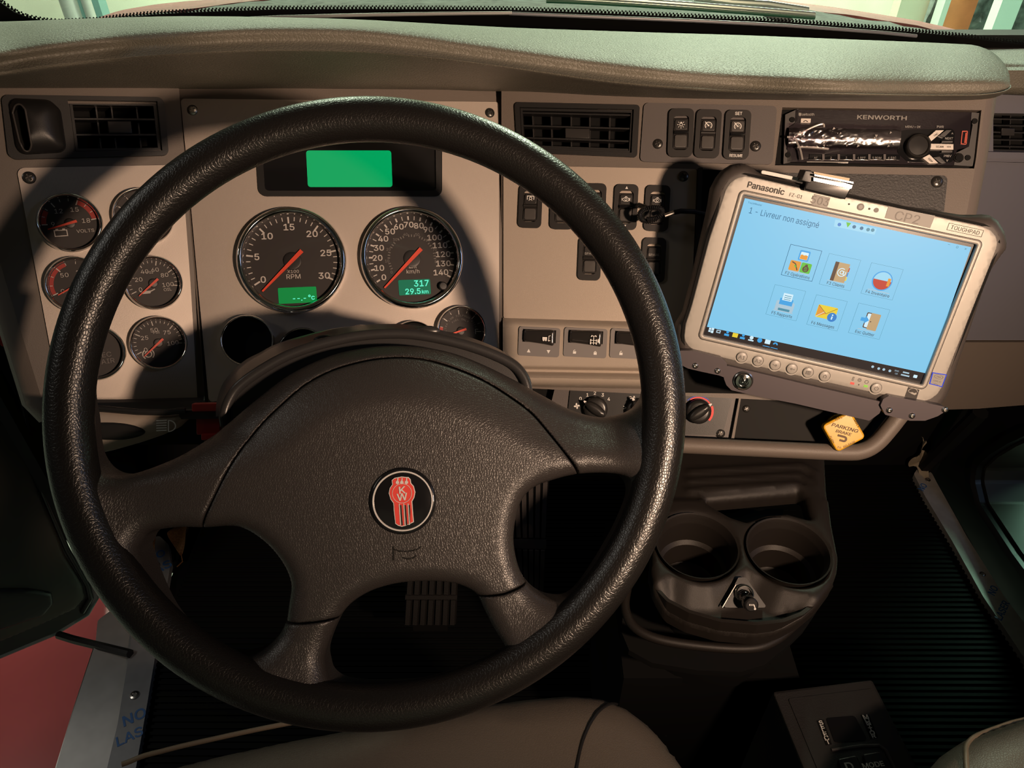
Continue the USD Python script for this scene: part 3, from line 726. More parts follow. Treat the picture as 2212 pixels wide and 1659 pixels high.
gauge('gauge showing only its top rim over the column cover, third of the lower row', PC, 780, 755, .052, empty=True, nmaj=0)
gauge('gauge with a bright rim just above the column cover, fourth of the lower row', PC, 893, 746, .052, empty=True, nmaj=0)
t = gauge('fuel gauge with red needle at the right end of the cluster', PC, 997, 714, .0535, a0=190, a1=-5, nmaj=5, nmin=2, texts=(('FUEL', .13, .25, -.58), ('F', .2, .64, -.06)), arcs=((165, 190, .12),), needle=195)
ms = []
for txt, rr in (('ULTRA LOW SULPHUR DIESEL', .62), ('FUEL ONLY', .47)):
    n = len(txt); sp = 8.2 if rr > .6 else 10.
    for i, c in enumerate(txt):
        if c == ' ': continue
        a = 90 + sp * ((n - 1) / 2 - i); q = R0(a)
        ms.append(tmesh(c, .002, .02675 * rr * math.cos(q), .02675 * rr * math.sin(q), -.0044, rot=a - 90))
t.add('dial_lettering', cat(ms), 'dial_print_dim', smooth=False)
gauge('large RPM tachometer left in the cluster behind the wheel', PC, 631, 562, .108, 'tachometer', a0=211, a1=-28, nmaj=7, nmin=5, nums=('0', '5', '10', '15', '20', '25', '30'), texts=(('X100', .055, .0, -.20), ('RPM', .085, .0, -.295)), needle=224,
      lcd=(-.30, -.80, .40, -.50, 'lcd_green_dim', (('--.-', .09, .20, -.71), ('°c', .09, .36, -.70))))
t = gauge('large speedometer in km/h right of the tachometer', PC, 891, 557, .108, 'speedometer', a0=211, a1=-28, nmaj=15, nmin=2, nums=tuple(str(k) for k in range(0, 141, 10)), texts=(('MPH', .045, .0, -.17), ('km/h', .075, .0, -.25)), needle=224, numr=.665, tkl=.075,
          lcd=(-.30, -.71, .32, -.41, 'lcd_green_teal', (('317', .115, .29, -.49), ('29.5', .105, .12, -.64), ('km', .07, .27, -.655))))
ms = []
for i in range(9):
    a = R0(211 - 239 * i / 8.7); rr = .054 * .485; ms.append(tmesh(str(10 * i), .0028, math.cos(a) * rr, math.sin(a) * rr, -.0044))
    for k in (1, 2, 3):
        b = R0(211 - 239 * (i + k / 4) / 8.7)
        if i < 8: ms.append(ext(seg(.023 * math.cos(b), .023 * math.sin(b), .0255 * math.cos(b), .0255 * math.sin(b), .0009), -.0044, -.0042))
t.add('mph_scale', cat(ms), 'dial_print_dim', smooth=False)
t.add('reset_knob', tr(lathe([(.0045, -.004), (.0045, .001), (.0035, .002), (0, .0022)], 20), .030, -.031, 0), 'black_plastic')

# ------------------------------------------------------------------ rocker switches
def icon_lamp():
    g = [circ(.17).difference(circ(.115)), box(-.08, .15, .08, .27)]
    for k in range(8):
        if k == 2: continue
        a = R0(45 * k); g.append(seg(.25 * math.cos(a), .25 * math.sin(a), .40 * math.cos(a), .40 * math.sin(a), .05))
    return unary_union(g)


def icon_cruise():
    g = [sector(.30, .38, -48, 228), circ(.085), seg(0, 0, -.36, .38, .08)]
    for k in (-20, 30, 80, 150, 200):
        a = R0(k); g.append(circ(.035, .2 * math.cos(a), .2 * math.sin(a)))
    return unary_union(g)


def icon_engine():
    b = unary_union([Polygon([(-.38, -.10), (-.38, .10), (-.26, .16), (-.14, .26), (.12, .26), (.22, .16), (.30, .16), (.30, -.16), (.22, -.22), (-.22, -.22)])])
    return unary_union([b.difference(b.buffer(-.055)), circ(.15, -.02, .0).difference(circ(.095, -.02, .0)), Polygon([(.34, .12), (.44, .18), (.44, -.18), (.34, -.12)]), seg(-.12, .31, .10, .31, .06), seg(-.47, -.14, -.47, .14, .05)])


def icon_pto():
    return unary_union([box(-.40, .28, .40, .36), box(-.40, -.06, -.32, .32), box(.32, -.06, .40, .32), circ(.17, 0, .08).difference(circ(.10, 0, .08)), seg(-.12, -.08, -.18, -.16, .06), seg(.12, -.08, .18, -.16, .06)])


def switch(label, fr, top, bot, wpx, icon=None, isc=.010, text_top=None, text_bot=None, word=None, up=True, tab=True):
    """top, bottom: mid points of the housing's ends in the photo; wpx its width."""
    a, b = fr.uv(*top, .002), fr.uv(*bot, .002); c = (a + b) / 2; h = np.linalg.norm(a - b)
    mx, my = (top[0] + bot[0]) / 2, (top[1] + bot[1]) / 2
    w = np.linalg.norm(fr.uv(mx + wpx / 2, my, .002) - fr.uv(mx - wpx / 2, my, .002)); rot = math.degrees(math.atan2(a[1] - b[1], a[0] - b[0])) - 90
    T = Thing('rocker_switch', label, 'switch', fr.at(c[0], c[1], .002, rot), 'rocker switches on the centre stack')
    ih, iw = h * .72, w * .62; rb = .0042
    T.ext('housing', rrect(w, h, .0055).difference(rrect(iw, ih, rb)), -.003, .0032, 'switch_black')
    T.ext('well', rrect(iw + .001, ih + .001, rb), -.012, -.008, 'black_matte')
    tl = lambda y0, y1, z0, z1: loft([[(-iw * .47, y0, z0), (iw * .47, y0, z0)], [(-iw * .47, y1, z1), (iw * .47, y1, z1)]])
    # a rocker: a concave profile tipped back at one end
    prof = [(-.49, -.002), (-.46, .0035), (-.25, .0030), (-.06, .0020), (-.01, .0045), (.03, .0052), (.06, .0032), (.20, .0018), (.40, .0012), (.46, -.0005), (.49, -.004)] if up else [(-.49, -.004), (-.46, -.0005), (-.40, .0012), (-.2, .0018), (-.05, .0030), (.0, .0048), (.05, .0040), (.25, .0030), (.46, .0035), (.49, -.002)]
    pts = [(y * ih, z) for y, z in prof]
    rows = [[(x, y, z) for y, z in pts] for x in (-iw * .46, iw * .46)]
    low = [[(x, y, -.008) for y, z in pts] for x in (-iw * .46, iw * .46)]
    T.add('rocker', loft([low[0], rows[0], rows[1], low[1]]), 'switch_black', smooth=20)
    T.add('lower_face', cham(rrect(iw * .78, ih * .36, .002, 0, -ih * .25), .0008, .0042, .0006), 'switch_face')
    T.add('icon_face', cham(rrect(iw * .82, ih * .30, .002, 0, ih * .23), .0005, .0030, .0006), 'switch_black' if icon is not icon_cruise or text_top is None else 'switch_face')
    if tab: T.add('grip_bar', cham(box(-iw * .44, -.0012, iw * .44, .0012), 0, .0062, .0006), 'black_gloss')
    if icon is not None: T.ext('icon', affinity.translate(affinity.scale(icon(), isc, isc, origin=(0, 0)), 0, ih * .23), .0031, .0033, 'white_print', smooth=False)
    if word: T.add('lettering', tmesh(word, .0022, 0, ih * .16, .0031, sx=1.2, bold=True), 'label_grey', smooth=False)
    if text_top == '^': T.ext('arrow', Polygon([(-.0014, h * .395), (.0014, h * .395), (0, h * .455)]), .0033, .0035, 'white_print')
    elif text_top: T.add('lettering', tmesh(text_top, .0030, 0, h * .425, .0033, sx=.95, bold=True), 'white_print', smooth=False)
    if text_bot == 'v': T.ext('arrow', Polygon([(-.0014, -h * .395), (.0014, -h * .395), (0, -h * .455)]), .0033, .0035, 'white_print')
    elif text_bot: T.add('lettering', tmesh(text_bot, .0028, 0, -h * .43, .0033, sx=.85, bold=True), 'white_print', smooth=False)
    return T


switch('rocker switch with a glowing lamp symbol, left of the three beside the radio', PR, (1472, 236), (1468, 340), 54, icon_lamp)
switch('rocker switch with a small gauge symbol, middle of the three beside the radio', PR, (1532, 238), (1525, 342), 54, icon_cruise, tab=False)
switch('rocker switch lettered SET and RESUME, right of the three beside the radio', PR, (1595, 239), (1588, 345), 55, icon_cruise, text_top='SET', text_bot='RESUME')
switch('rocker switch with a square bracket symbol, leftmost on the switch panel', PR, (1148, 400), (1144, 493), 50, icon_pto, tab=False)
switch('rocker switch mostly hidden by the wheel rim, second on the switch panel', PR, (1216, 399), (1213, 496), 51)
switch('rocker switch with only its top right showing above the wheel rim', PR, (1285, 397), (1281, 495), 51)
switch('rocker switch with an engine symbol and a white arrow, right of the wheel rim', PR, (1354, 399), (1349, 497), 51, icon_engine, .0095, text_top='^', text_bot='v')
switch('rocker switch with an engine symbol beside the tablet, behind the coiled cord', PR, (1422, 401), (1416, 500), 53, icon_engine, .0095, tab=False)
switch('rocker switch lettered SPARE just inside the wheel rim, in the lower row', PR, (1276, 512), (1272, 606), 49, word='SPARE', tab=False)
switch('rocker switch lettered SPARE in shade beside the tablet, in the lower row', PR, (1414, 514), (1409, 610), 51, word='SPARE', tab=False)


def hswitch(label, x0, x1, y0, y1, icon, marks):
    h = .0187; f = PR.px((x0 + x1) / 2, (y0 + y1) / 2, h); a, b = PR.uv(x0, (y0 + y1) / 2, h), PR.uv(x1, (y0 + y1) / 2, h)
    w = np.linalg.norm(b - a); hh = np.linalg.norm(PR.uv((x0 + x1) / 2, y1, h) - PR.uv((x0 + x1) / 2, y0, h))
    T = Thing('rocker_switch', label, 'switch', f, 'rocker switches on the lower ledge')
    T.ext('backing_plate', rrect(w, hh, .003), -.001, .0012, 'plate_grey')
    T.ext('opening', box(-w * .40, -hh * .02, w * .40, hh * .42), .0012, .0016, 'black_matte')
    g = Polygon([(-w * .37, hh * .0), (-w * .37, hh * .40), (w * .37, hh * .43), (w * .37, -hh * .12), (w * .1, -hh * .06)])
    T.add('rocker', pillow(rnd(g, .002), .0022, lambda x, y, d: .004 + .003 * (x / w + .3) + .0025 * math.sqrt(max(0, 1 - (1 - min(d / .003, 1)) ** 2)), .001, rings=(.0006, .0016, .003)), 'rocker_gloss', smooth=50)
    z = .0095
    T.ext('icon', affinity.translate(affinity.scale(icon, .006, .006, origin=(0, 0)), w * .19, hh * .13), z - .0015, z, 'white_print', smooth=False)
    for k, mk in enumerate(marks):
        T.ext('mark', affinity.translate(affinity.scale(mk, .0022, .0022, origin=(0, 0)), (-.24 + .48 * k) * w, -hh * .32), .0012, .0015, 'white_print', smooth=False)
    return T


up_, dn_ = Polygon([(-.9, -.8), (.9, -.8), (0, .9)]), Polygon([(-.9, .8), (.9, .8), (0, -.9)])
lock_ = unary_union([box(-.7, -1, .7, .2), sector(.35, .6, 0, 180).buffer(.02).intersection(box(-1, 0, 1, 1))]); lock_ = unary_union([box(-.75, -1, .75, .15), affinity.translate(sector(.33, .58, 0, 180), 0, .15)])
unlock_ = unary_union([box(-.75, -1, .75, .15), affinity.translate(sector(.33, .58, 40, 180), .0, .35), box(-.58, .1, -.33, .4)])
truck_ = unary_union([box(-.7, -.2, .1, .25), circ(.16, -.5, -.3), circ(.16, -.1, -.3), seg(.4, -.5, .4, .5, .10), seg(.25, -.3, .7, -.35, .12), seg(.4, .45, .7, .55, .1)])
axle_ = unary_union([seg(0, -.9, 0, .6, .12), seg(-.45, .6, .45, .6, .1), seg(-.45, .45, -.3, .75, .16), seg(.45, .45, .3, .75, .16), seg(-.5, -.15, .5, -.15, .1), seg(-.5, -.6, .5, -.6, .1)] + [box(x - .1, y - .2, x + .1, y + .2) for x in (-.5, .5) for y in (-.15, -.65)] + [box(.7, -.5, 1.05, -.05), affinity.translate(sector(.08, .17, 0, 180), .87, -.05)])
hswitch('wide rocker switch with a truck symbol and two triangles, leftmost on the ledge', 1120, 1209, 707, 770, truck_, (up_, dn_))
hswitch('wide rocker switch with an axle symbol between open and shut padlocks', 1218, 1311, 709, 772, axle_, (unlock_, lock_))
hswitch('wide rocker switch half hidden by the wheel rim, rightmost on the ledge', 1318, 1412, 711, 775, axle_, (unlock_, lock_))

# ------------------------------------------------------------------ radio
T = Thing('car_radio', 'black car radio with round knob and crinkled clear film', 'radio', PR.px(1897, 298))
T.ext('sleeve', PR.poly(radio_o).buffer(.001), -.03, -.008, 'black_matte', PR)
T.ext('bezel', PR.poly([(1696, 250), (1722, 238), (1720, 262), (1712, 268), (1701, 275), (1696, 325), (1706, 330), (1707, 350), (1692, 354)], -.006).buffer(.0005), -.01, -.003, 'radio_bezel', PR)
T.ext('bezel', PR.poly([(2090, 244), (2114, 246), (2105, 361), (2058, 358), (2062, 332), (2090, 318), (2098, 272)], -.006), -.01, -.003, 'radio_bezel', PR)
T.ext('face', PR.poly([(1718, 237), (2098, 243), (2092, 318), (2066, 324), (2060, 358), (1700, 350), (1700, 278), (1716, 268)], -.004), -.01, -.003, 'radio_face', PR)
z = -.0029
for x, y, r in ((1711, 259, .0026), (1702, 335, .0026), (2105, 262, .0026), (2090, 341, .0026), (2071, 341, .0034)): T.add('hole', xf(ext(circ(r), -.001, .0012), PR.px(x, y, -.003).M), 'black_matte', WORLD)
T.add('socket_ring', xf(lathe([(.0036, 0), (.0042, .0008), (.0048, 0)], 24), PR.px(2071, 341, -.002).M), 'dark_screw', WORLD)
# display drum under its shrink film
u0, v0 = PR.uv(1702, 276, z); u1, v1 = PR.uv(1938, 322, z)
rows = []
for k in np.linspace(0, 1, 15):
    t_ = k * 2 - 1; v = v0 + (v1 - v0) * k
    rows.append([PR.P(u, v + .0004 * math.sin(u * 900), -.0028 + .0065 * math.sqrt(max(0, 1 - t_ * t_))) for u in np.linspace(u0, u1, 30)])
T.add('display_drum', loft(rows), 'radio_face', WORLD, smooth=True)
rows = []
for i, k in enumerate(np.linspace(0, 1, 26)):
    t_ = k * 2 - 1; rr = []
    for u in np.linspace(0, 1, 70):
        x = u0 + (u1 - u0) * u; v = v0 + .004 + (v1 - v0 - .006) * k
        wr = meshkit.fbm(np.array([u * 22, k * 7, 1.]), 3, 4) - .5
        rr.append(PR.P(x, v, -.0012 + .0065 * math.sqrt(max(0.03, 1 - t_ * t_)) + wr * .0035 * (1.2 - u)))
    rows.append(rr)
T.add('clear_film', loft([r_[::-1] for r_ in rows]), 'shrink_film', WORLD, smooth=True)
for a in ([(1712, 300), (1735, 285), (1762, 272), (1778, 268), (1780, 275)], [(1718, 302), (1728, 322), (1733, 345)], [(1722, 318), (1745, 318), (1790, 322)], [(1700, 296), (1712, 296)]):
    T.add('film_fold', tube(spline([PR.P(*PR.uv(x, y, .004), .004) for x, y in a], 5), .0011, 6), 'film_clear_scrap', WORLD)
for k in range(26):
    x, y = 1725 + RNG.random() * 205, 278 + RNG.random() * 42; s = .0006 + .0012 * RNG.random()
    if y > 318: continue
    T.add('film_crease', xf(ext(Polygon([(-s, -s * .6), (s, -s * .3), (s * .2, s)]), 0, .0006), PR.px(x, y, .0058, RNG.random() * 90).M), 'film_clear_scrap', WORLD, smooth=False)
T.add('lettering', xf(tmesh('KENWORTH', .0040, 0, 0, 0, sx=1.55, bold=True), PR.px(1905, 254, z, -.5).M), 'label_grey', WORLD, smooth=False)
T.add('lettering', xf(tmesh('ᛒ Bluetooth' if 0 else 'Bluetooth', .0026, 0, 0, 0, bold=True), PR.px(1742, 247, z).M), 'label_grey', WORLD, smooth=False)
T.ext('bluetooth_mark', PR.poly([(1725, 247), (1728, 243), (1731, 247), (1728, 252)], z), z, z + .0003, 'label_grey', PR)
T.add('phone_key', xf(cham(rrect(.0100, .0044, .0005), 0, .0012, .0003), PR.px(1740, 261, z).M), 'radio_key', WORLD)
T.add('phone_symbol', xf(ext(affinity.scale(unary_union([sector(.7, 1., 35, 145), box(-.95, .3, -.5, .62), box(.5, .3, .95, .62)]), .0024, .0024, origin=(0, 0)), 0, .0002), PR.px(1740, 265, z + .0013).M), 'print_dark', WORLD, smooth=False)
pk = PR.poly([(1940, 284), (1962, 280), (2062, 278), (2060, 352), (1960, 350), (1938, 330)], z, .005)
T.ext('knob_well', pk, z, z + .0006, 'black_gloss', PR)
T.add('volume_knob', xf(lathe([(.0125, 0), (.0125, .004), (.0112, .0062), (.0100, .0056), (.0098, .0048), (.004, .0052), (0, .0053)], 48), PR.px(1980, 317, z).M), 'knob_plastic', WORLD, smooth=50)
T.add('knob_ring', xf(lathe([(.0094, .0056), (.0104, .0068), (.0114, .0060)], 48), PR.px(1980, 317, z).M), 'dark_screw', WORLD, smooth=50)
for pts in ([(2006, 295), (2022, 281), (2040, 281), (2012, 305)], [(2010, 310), (2060, 311), (2060, 323), (2009, 322)], [(1993, 341), (2008, 333), (2027, 352), (2008, 353)]):
    T.add('key', cham(PR.poly(pts, .002), z, .0018, .0004), 'radio_key', PR)
for pts in ([(2030, 292), (2044, 281), (2056, 281), (2040, 296)], [(2016, 340), (2030, 338), (2044, 352), (2034, 353)], [(2035, 304), (2058, 304), (2058, 308), (2034, 308)], [(2034, 325), (2058, 326), (2057, 329), (2034, 329)]):
    T.add('dark_key', cham(PR.poly(pts, .001), z, .0010, .0003), 'radio_bezel', PR)
for s, x, y, h, m, r in (('SRC', 2022, 291, .0017, 'print_dark', 38), ('SCAN', 2030, 317, .0019, 'print_dark', 0), ('4DX', 2050, 317, .0015, 'print_grey', 0), ('DISP', 2010, 346, .0017, 'print_dark', -42), ('MENU • OK', 1972, 274, .0020, 'label_grey', 0), ('PWR', 2031, 274, .0022, 'label_grey', 0), ('NEXT', 2050, 299, .0021, 'label_grey', 0), ('PREV', 2047, 337, .0021, 'label_grey', 0), ('^', 2057, 290, .003, 'label_grey', 0), ('v', 2046, 346, .0026, 'label_grey', 0)):
    T.add('lettering', xf(tmesh(s, h, 0, 0, 0, bold=h > .0019), PR.px(x, y, .002 if m.startswith('print') else z + .0008, r).M), m, WORLD, smooth=False)
for k, s in enumerate(('AF', '2', '3', '4 RPT', '5 RDM', '6 ESC')):
    x = 1762 + k * 33
    T.add('preset_key', cham(PR.poly([(x - 14, 333), (x + 17, 334), (x + 16, 346), (x - 15, 345)], z), z, z + .0012, .0004), 'black_gloss', PR)
    T.add('lettering', xf(tmesh(s, .0021, 0, 0, 0), PR.px(x, 341, z + .0014).M), 'label_grey', WORLD, smooth=False)
    if k < 5: T.ext('key_divider', PR.poly([(x + 13, 334), (x + 18, 334), (x + 18, 346), (x + 13, 346)], z), z, z + .0022, 'trim_grey', PR)
T.ext('trim_line', PR.poly([(1742, 349), (1832, 350), (1832, 352), (1742, 351)], z), z, z + .001, 'steel', PR)
usb = PR.poly([(2077, 283), (2090, 283), (2087, 313), (2074, 312)], z, .001)
T.ext('usb_port', usb.difference(usb.buffer(-.0009)), z, z + .001, 'usb_red', PR)
T.ext('usb_tongue', PR.poly([(2085, 287), (2088, 287), (2085, 309), (2082, 309)], z), z, z + .0007, 'usb_red', PR)

# ------------------------------------------------------------------ heater controls and parking brake
HZ = -.016
T = Thing('heater_control_panel', 'dark heater control panel with rotary knobs under the switch ledge', 'control panel', PR.px(1410, 890, HZ))
T.ext('plate', PR.poly([(1200, 832), (1592, 850), (1577, 950), (1176, 930)], HZ, .002), HZ - .006, HZ, 'trim_grey', PR)
T.ext('face', PR.poly([(1232, 840), (1583, 853), (1560, 940), (1222, 935)], HZ, .003), HZ, HZ + .002, 'black_plastic', PR)
screw(T, PR, 1556, 936, .005, h=HZ + .001)
for k, (x, y, rot) in enumerate(((1287, 882, -32), (1379, 886, -62), (1508, 888, 38))):
    f = PR.px(x, y, HZ + .002, rot); p_ = T.add('knob', xf(lathe([(.0136, 0), (.0134, .006), (.0122, .0085), (.009, .0095), (0, .0098)], 48), f.M), 'knob_plastic', WORLD, smooth=50)
    T.add('knob_grip', xf(pillow(affinity.scale(circ(.0130, q=10), 1, .44), .002, lambda a, b, d: .012 + .004 * math.sqrt(max(0, 1 - (1 - min(d / .005, 1)) ** 2)), .006, rings=(.0008, .002, .004)), f.M), 'knob_plastic', WORLD, smooth=50, under=p_)
    T.add('pointer', xf(ext(affinity.scale(circ(.0030), 1.6, .5), .0095, .0110), f.at(-.0112 if k < 2 else .0112, 0, 0 if k < 2 else .0).M), 'white_print', WORLD, under=p_)
for s, x, y in (('0', 1254, 861), ('1', 1269, 853), ('2', 1285, 849), ('3', 1302, 853), ('4', 1315, 862)): T.add('lettering', xf(tmesh(s, .0036, 0, 0, 0, bold=True), PR.px(x, y, HZ + .0022).M), 'white_print', WORLD, smooth=False)
fan = unary_union([affinity.rotate(affinity.scale(circ(.3, .45, .12), 1.3, .8, origin=(.45, .12)), k * 90, origin=(0, 0)) for k in range(4)])
T.add('fan_symbol', xf(ext(affinity.scale(fan, .0040, .0040, origin=(0, 0)), 0, .0002), PR.px(1246, 877, HZ + .0022).M), 'white_print', WORLD, smooth=False)
for x, y in ((1366, 860), (1352, 881)): T.add('vent_symbol', xf(ext(affinity.scale(unary_union([seg(-.8, -.4, .2, .1, .3), circ(.25, .5, .5), seg(-.9, .5, -.2, .3, .2), seg(.1, .1, .9, .1, .25)]), .0035, .0035, origin=(0, 0)), 0, .0002), PR.px(x, y, HZ + .0022).M), 'white_print', WORLD, smooth=False)
f = PR.px(1508, 888, HZ + .0022)
T.add('red_arc', xf(unary_union and ext(sector(.0142, .0156, 30, 128), 0, .0003), f.M), 'print_red', WORLD); T.add('red_arc', xf(ext(sector(.0142, .0166, -38, 24), 0, .0003), f.M), 'print_red', WORLD)
T.add('blue_arc', xf(ext(sector(.0157, .0170, 50, 138), 0, .0003), f.M), 'print_blue', WORLD)
T = Thing('lower_blank_panel', 'black blank panel under the tablet dock carrying the parking brake knob', 'panel', PR.px(1730, 900, HZ))
T.ext('plate', PR.poly([(1602, 846), (1905, 860), (1876, 966), (1584, 950)], HZ, .004), HZ - .006, HZ, 'black_satin', PR)
T.ext('divider', PR.poly([(1596, 850), (1600, 850), (1583, 952), (1577, 951)], HZ), HZ, HZ + .006, 'fascia_tan', PR)
screw(T, PR, 1612, 883, .004, h=HZ)
f = PR.px(1820, 931, .012)
f = f.at(0, 0, 0, -12)
T = Thing('parking_brake_knob', 'yellow diamond shaped parking brake knob below the tablet', 'knob', f)
T.add('knob_plate', cham(affinity.rotate(rrect(.0325, .0325, .0045), 45), -.002, .005, .0022), 'plastic_yellow', smooth=40)
T.add('stem', tr(trimesh.creation.cylinder(.011, .022, sections=24), 0, .004, -.013), 'plastic_yellow')
for s, h, x, y, r, sx in (('PARKING', .0035, .0, .0040, 0, 1.25), ('BRAKE', .0029, -.0, -.0012, 0, 1.25), ('PULL', .0020, -.0088, .0118, 40, 1.1), ('TO', .0020, .0, .0170, 0, 1.1), ('APPLY', .0020, .0095, .0112, -48, 1.1), ('PUSH', .0020, -.0090, -.0110, -48, 1.1), ('TO', .0020, .0, -.0172, 0, 1.1), ('RELEASE', .0020, .0085, -.0112, 42, 1.1)):
    T.add('lettering', tmesh(s, h, x, y, .0051, r, sx, bold=h > .0025, shear=.2), 'yellow_print', smooth=False)
T.ext('symbol', unary_union([seg(-.005, -.0052, .002, -.0052, .0022), affinity.translate(sector(.0011, .0033, -90, 90), .002, -.0074), seg(-.002, -.0096, .002, -.0096, .0022)]), .0050, .0052, 'yellow_print')

# ------------------------------------------------------------------ steering column: cover, stalk, hazard tab
ridge = [(488, 920), (485, 895), (495, 864), (516, 834), (562, 800), (624, 766), (700, 741), (777, 725), (854, 720), (916, 725), (992, 741), (1054, 761), (1103, 784), (1128, 809), (1139, 840), (1137, 880)]
back = [(466, 900), (468, 868), (484, 824), (524, 782), (560, 762), (602, 741), (685, 717), (747, 706), (823, 701), (885, 703), (946, 714), (992, 723), (1054, 746), (1100, 772), (1136, 812), (1146, 850)]
T = Thing('steering_column_cover', 'dark grey plastic steering column cover arching behind the wheel hub', 'column cover', WF.px(820, 800, -.05))
wp = lambda pts, h: [WF.P(*WF.uv(x, y, h), h) for x, y in pts]
A = spline(wp(ridge, -.050), 4); A2 = spline(wp(ridge, -.062), 4); B = spline(wp(back, -.105), 4); Cc = spline([q + WF.n * -.10 for q in wp(back, -.105)], 4)
T.add('rim_bead', tube(A, .0042, 10), 'shroud_plastic', WORLD, smooth=60)
T.add('top_shell', loft([Cc, B, A * .5 + B * .5 + WF.ey * .004, A]), 'shroud_plastic', WORLD, smooth=60)
T.ext('front_face', Polygon([WF.uv(x, y, -.052) for x, y in ridge + [(1000, 960), (600, 960)]]), -.060, -.052, 'shroud_plastic', WF)
T.ext('column_tube', circ(.05, *WF.uv(820, 900, -.06)), -.42, -.056, 'black_plastic', WF)
for x, y in ((702, 734), (925, 714)): T.add('screw_boss', xf(affinity and trimesh.creation.icosphere(2, .006), WF.at(*WF.uv(x, y, -.062), -.064).M @ np.diag([1.6, .7, .6, 1])), 'shroud_plastic', WORLD, smooth=True)
ST = plane(300, 930, .660, 12, 4, 0)
T = Thing('turn_signal_stalk', 'grey brown stalk with headlamp symbol and dark grip left of the column', 'stalk', ST.px(310, 920))
sp = ST.poly([(120, 880), (190, 882), (230, 883), (300, 890), (360, 891), (404, 887), (405, 906), (385, 925), (350, 941), (300, 958), (240, 975), (190, 985), (120, 990)], 0, .002)
T.add('lever', xf(pillow(sp, .004, dome_top(.010, .014, -.006), -.012, rings=(.001, .003, .006, .010)), ST.M), 'panel_gold', WORLD, smooth=60)
T.add('top_trim', tube([ST.P(*ST.uv(x, y), .003) for x, y in ((120, 877), (190, 880), (230, 883), (300, 889), (360, 890), (402, 886))], .0028), 'black_plastic', WORLD)
T.add('grip', xf(pillow(affinity.rotate(affinity.scale(circ(1, q=16), .031, .0082), -2), .003, dome_top(.0028, .006, .0025), -.002, rings=(.001, .003)), ST.px(232, 930).M), 'black_plastic', WORLD, smooth=60)
T.add('joint', xf(cham(box(-.02, -.004, .02, .004), -.008, .001, .001), ST.px(440, 895).M), 'black_plastic', WORLD)
hl_ = unary_union([seg(-1.4, y, -.25, y + .06, .13) for y in (.62, .32, .02, -.28, -.58)] + [affinity.translate(affinity.scale(sector(.85, 1.0, -90, 90), .85, .72, origin=(0, 0)), -.05, 0), seg(-.05, -.66, -.05, .66, .13)])
T.add('headlamp_symbol', xf(ext(affinity.scale(hl_, .0072, .0072, origin=(0, 0)), 0, .0004), ST.px(365, 920, .0042, -2).M), 'white_print', WORLD, smooth=False)
T = Thing('hazard_tab', 'red plastic hazard tab poking out left of the column cover', 'tab', ST.px(448, 910))
HF = ST.px(448, 910)
T.add('tab_body', cham(rrect(.020, .0245, .001), -.012, -.004, .001), 'plastic_red')
T.add('tab_top', tr(cham(rrect(.0235, .0070, .001), -.006, .004, .001), 0, .0125, 0), 'plastic_red')
T.add('tab_foot', tr(cham(rrect(.018, .0055, .001), -.006, .003, .001), .004, -.0135, 0), 'plastic_red')

# ------------------------------------------------------------------ steering wheel
R, rt = .2100, .0160
T = Thing('steering_wheel', 'black leather grained four spoke steering wheel in front of the gauges', 'steering wheel', WF)
a = np.linspace(0, 2 * np.pi, 160, endpoint=False)
T.add('rim', tube(np.c_[R * np.cos(a), R * np.sin(a), a * 0], rt, 28, closed=True), 'leather', smooth=True)
ho = -.006
sp_ = lambda pts, n=6, h=-.010: [tuple(q) for q in spline([WF.uv(x, y, h) for x, y in pts], n, closed=True)]
up_open = Polygon(sp_([(209, 905), (213, 950), (222, 985), (243, 1012), (275, 1024), (320, 1016), (390, 985), (450, 942), (500, 900), (550, 858), (620, 806), (700, 768), (770, 750), (840, 743), (910, 746), (980, 760), (1050, 787), (1120, 822), (1180, 855), (1240, 885), (1300, 901), (1350, 893), (1378, 870), (1390, 835), (1400, 700), (1300, 480), (1100, 330), (800, 270), (500, 350), (280, 560), (205, 800)], 6, -.026))
l_open = Polygon(sp_([(308, 1200), (310, 1172), (327, 1149), (385, 1139), (440, 1140), (514, 1138), (569, 1168), (609, 1213), (628, 1258), (624, 1303), (617, 1344), (597, 1380), (560, 1412), (500, 1422), (440, 1405), (360, 1320)]))
b_open = Polygon(sp_([(706, 1440), (704, 1410), (722, 1360), (750, 1312), (795, 1280), (850, 1262), (905, 1256), (960, 1257), (1000, 1266), (1030, 1285), (1048, 1320), (1066, 1355), (1090, 1392), (1095, 1420), (1080, 1445), (1040, 1462), (960, 1480), (831, 1488), (750, 1484), (716, 1466)]))
r_open = Polygon(sp_([(1110, 1150), (1125, 1085), (1152, 1054), (1191, 1038), (1250, 1024), (1320, 1022), (1352, 1032), (1366, 1062), (1352, 1110), (1320, 1175), (1265, 1262), (1230, 1294), (1195, 1296), (1160, 1282), (1132, 1250), (1115, 1205)]))
hub = circ(R, q=48)
for o in (up_open, l_open, b_open, r_open): hub = hub.difference(o.buffer(0))
hub = max(polys(hub), key=lambda g: g.area)
seam1 = LineString([tuple(q) for q in spline([WF.uv(x, y, ho) for x, y in ((425, 1160), (440, 1130), (470, 1068), (511, 987), (559, 919), (605, 873), (651, 832), (695, 806), (738, 789), (800, 774), (858, 769), (910, 773), (955, 784), (1003, 801), (1051, 823), (1100, 854), (1148, 890), (1182, 930), (1210, 967), (1238, 1005), (1262, 1045))], 4)])
seam2 = LineString([WF.uv(*q, ho) for q in ((605, 1345), (660, 1342), (738, 1333), (770, 1322))])
seam3 = LineString([WF.uv(*q, ho) for q in ((1020, 1292), (1037, 1287), (1085, 1280), (1150, 1256))])
seams = unary_union([seam1, seam2, seam3])
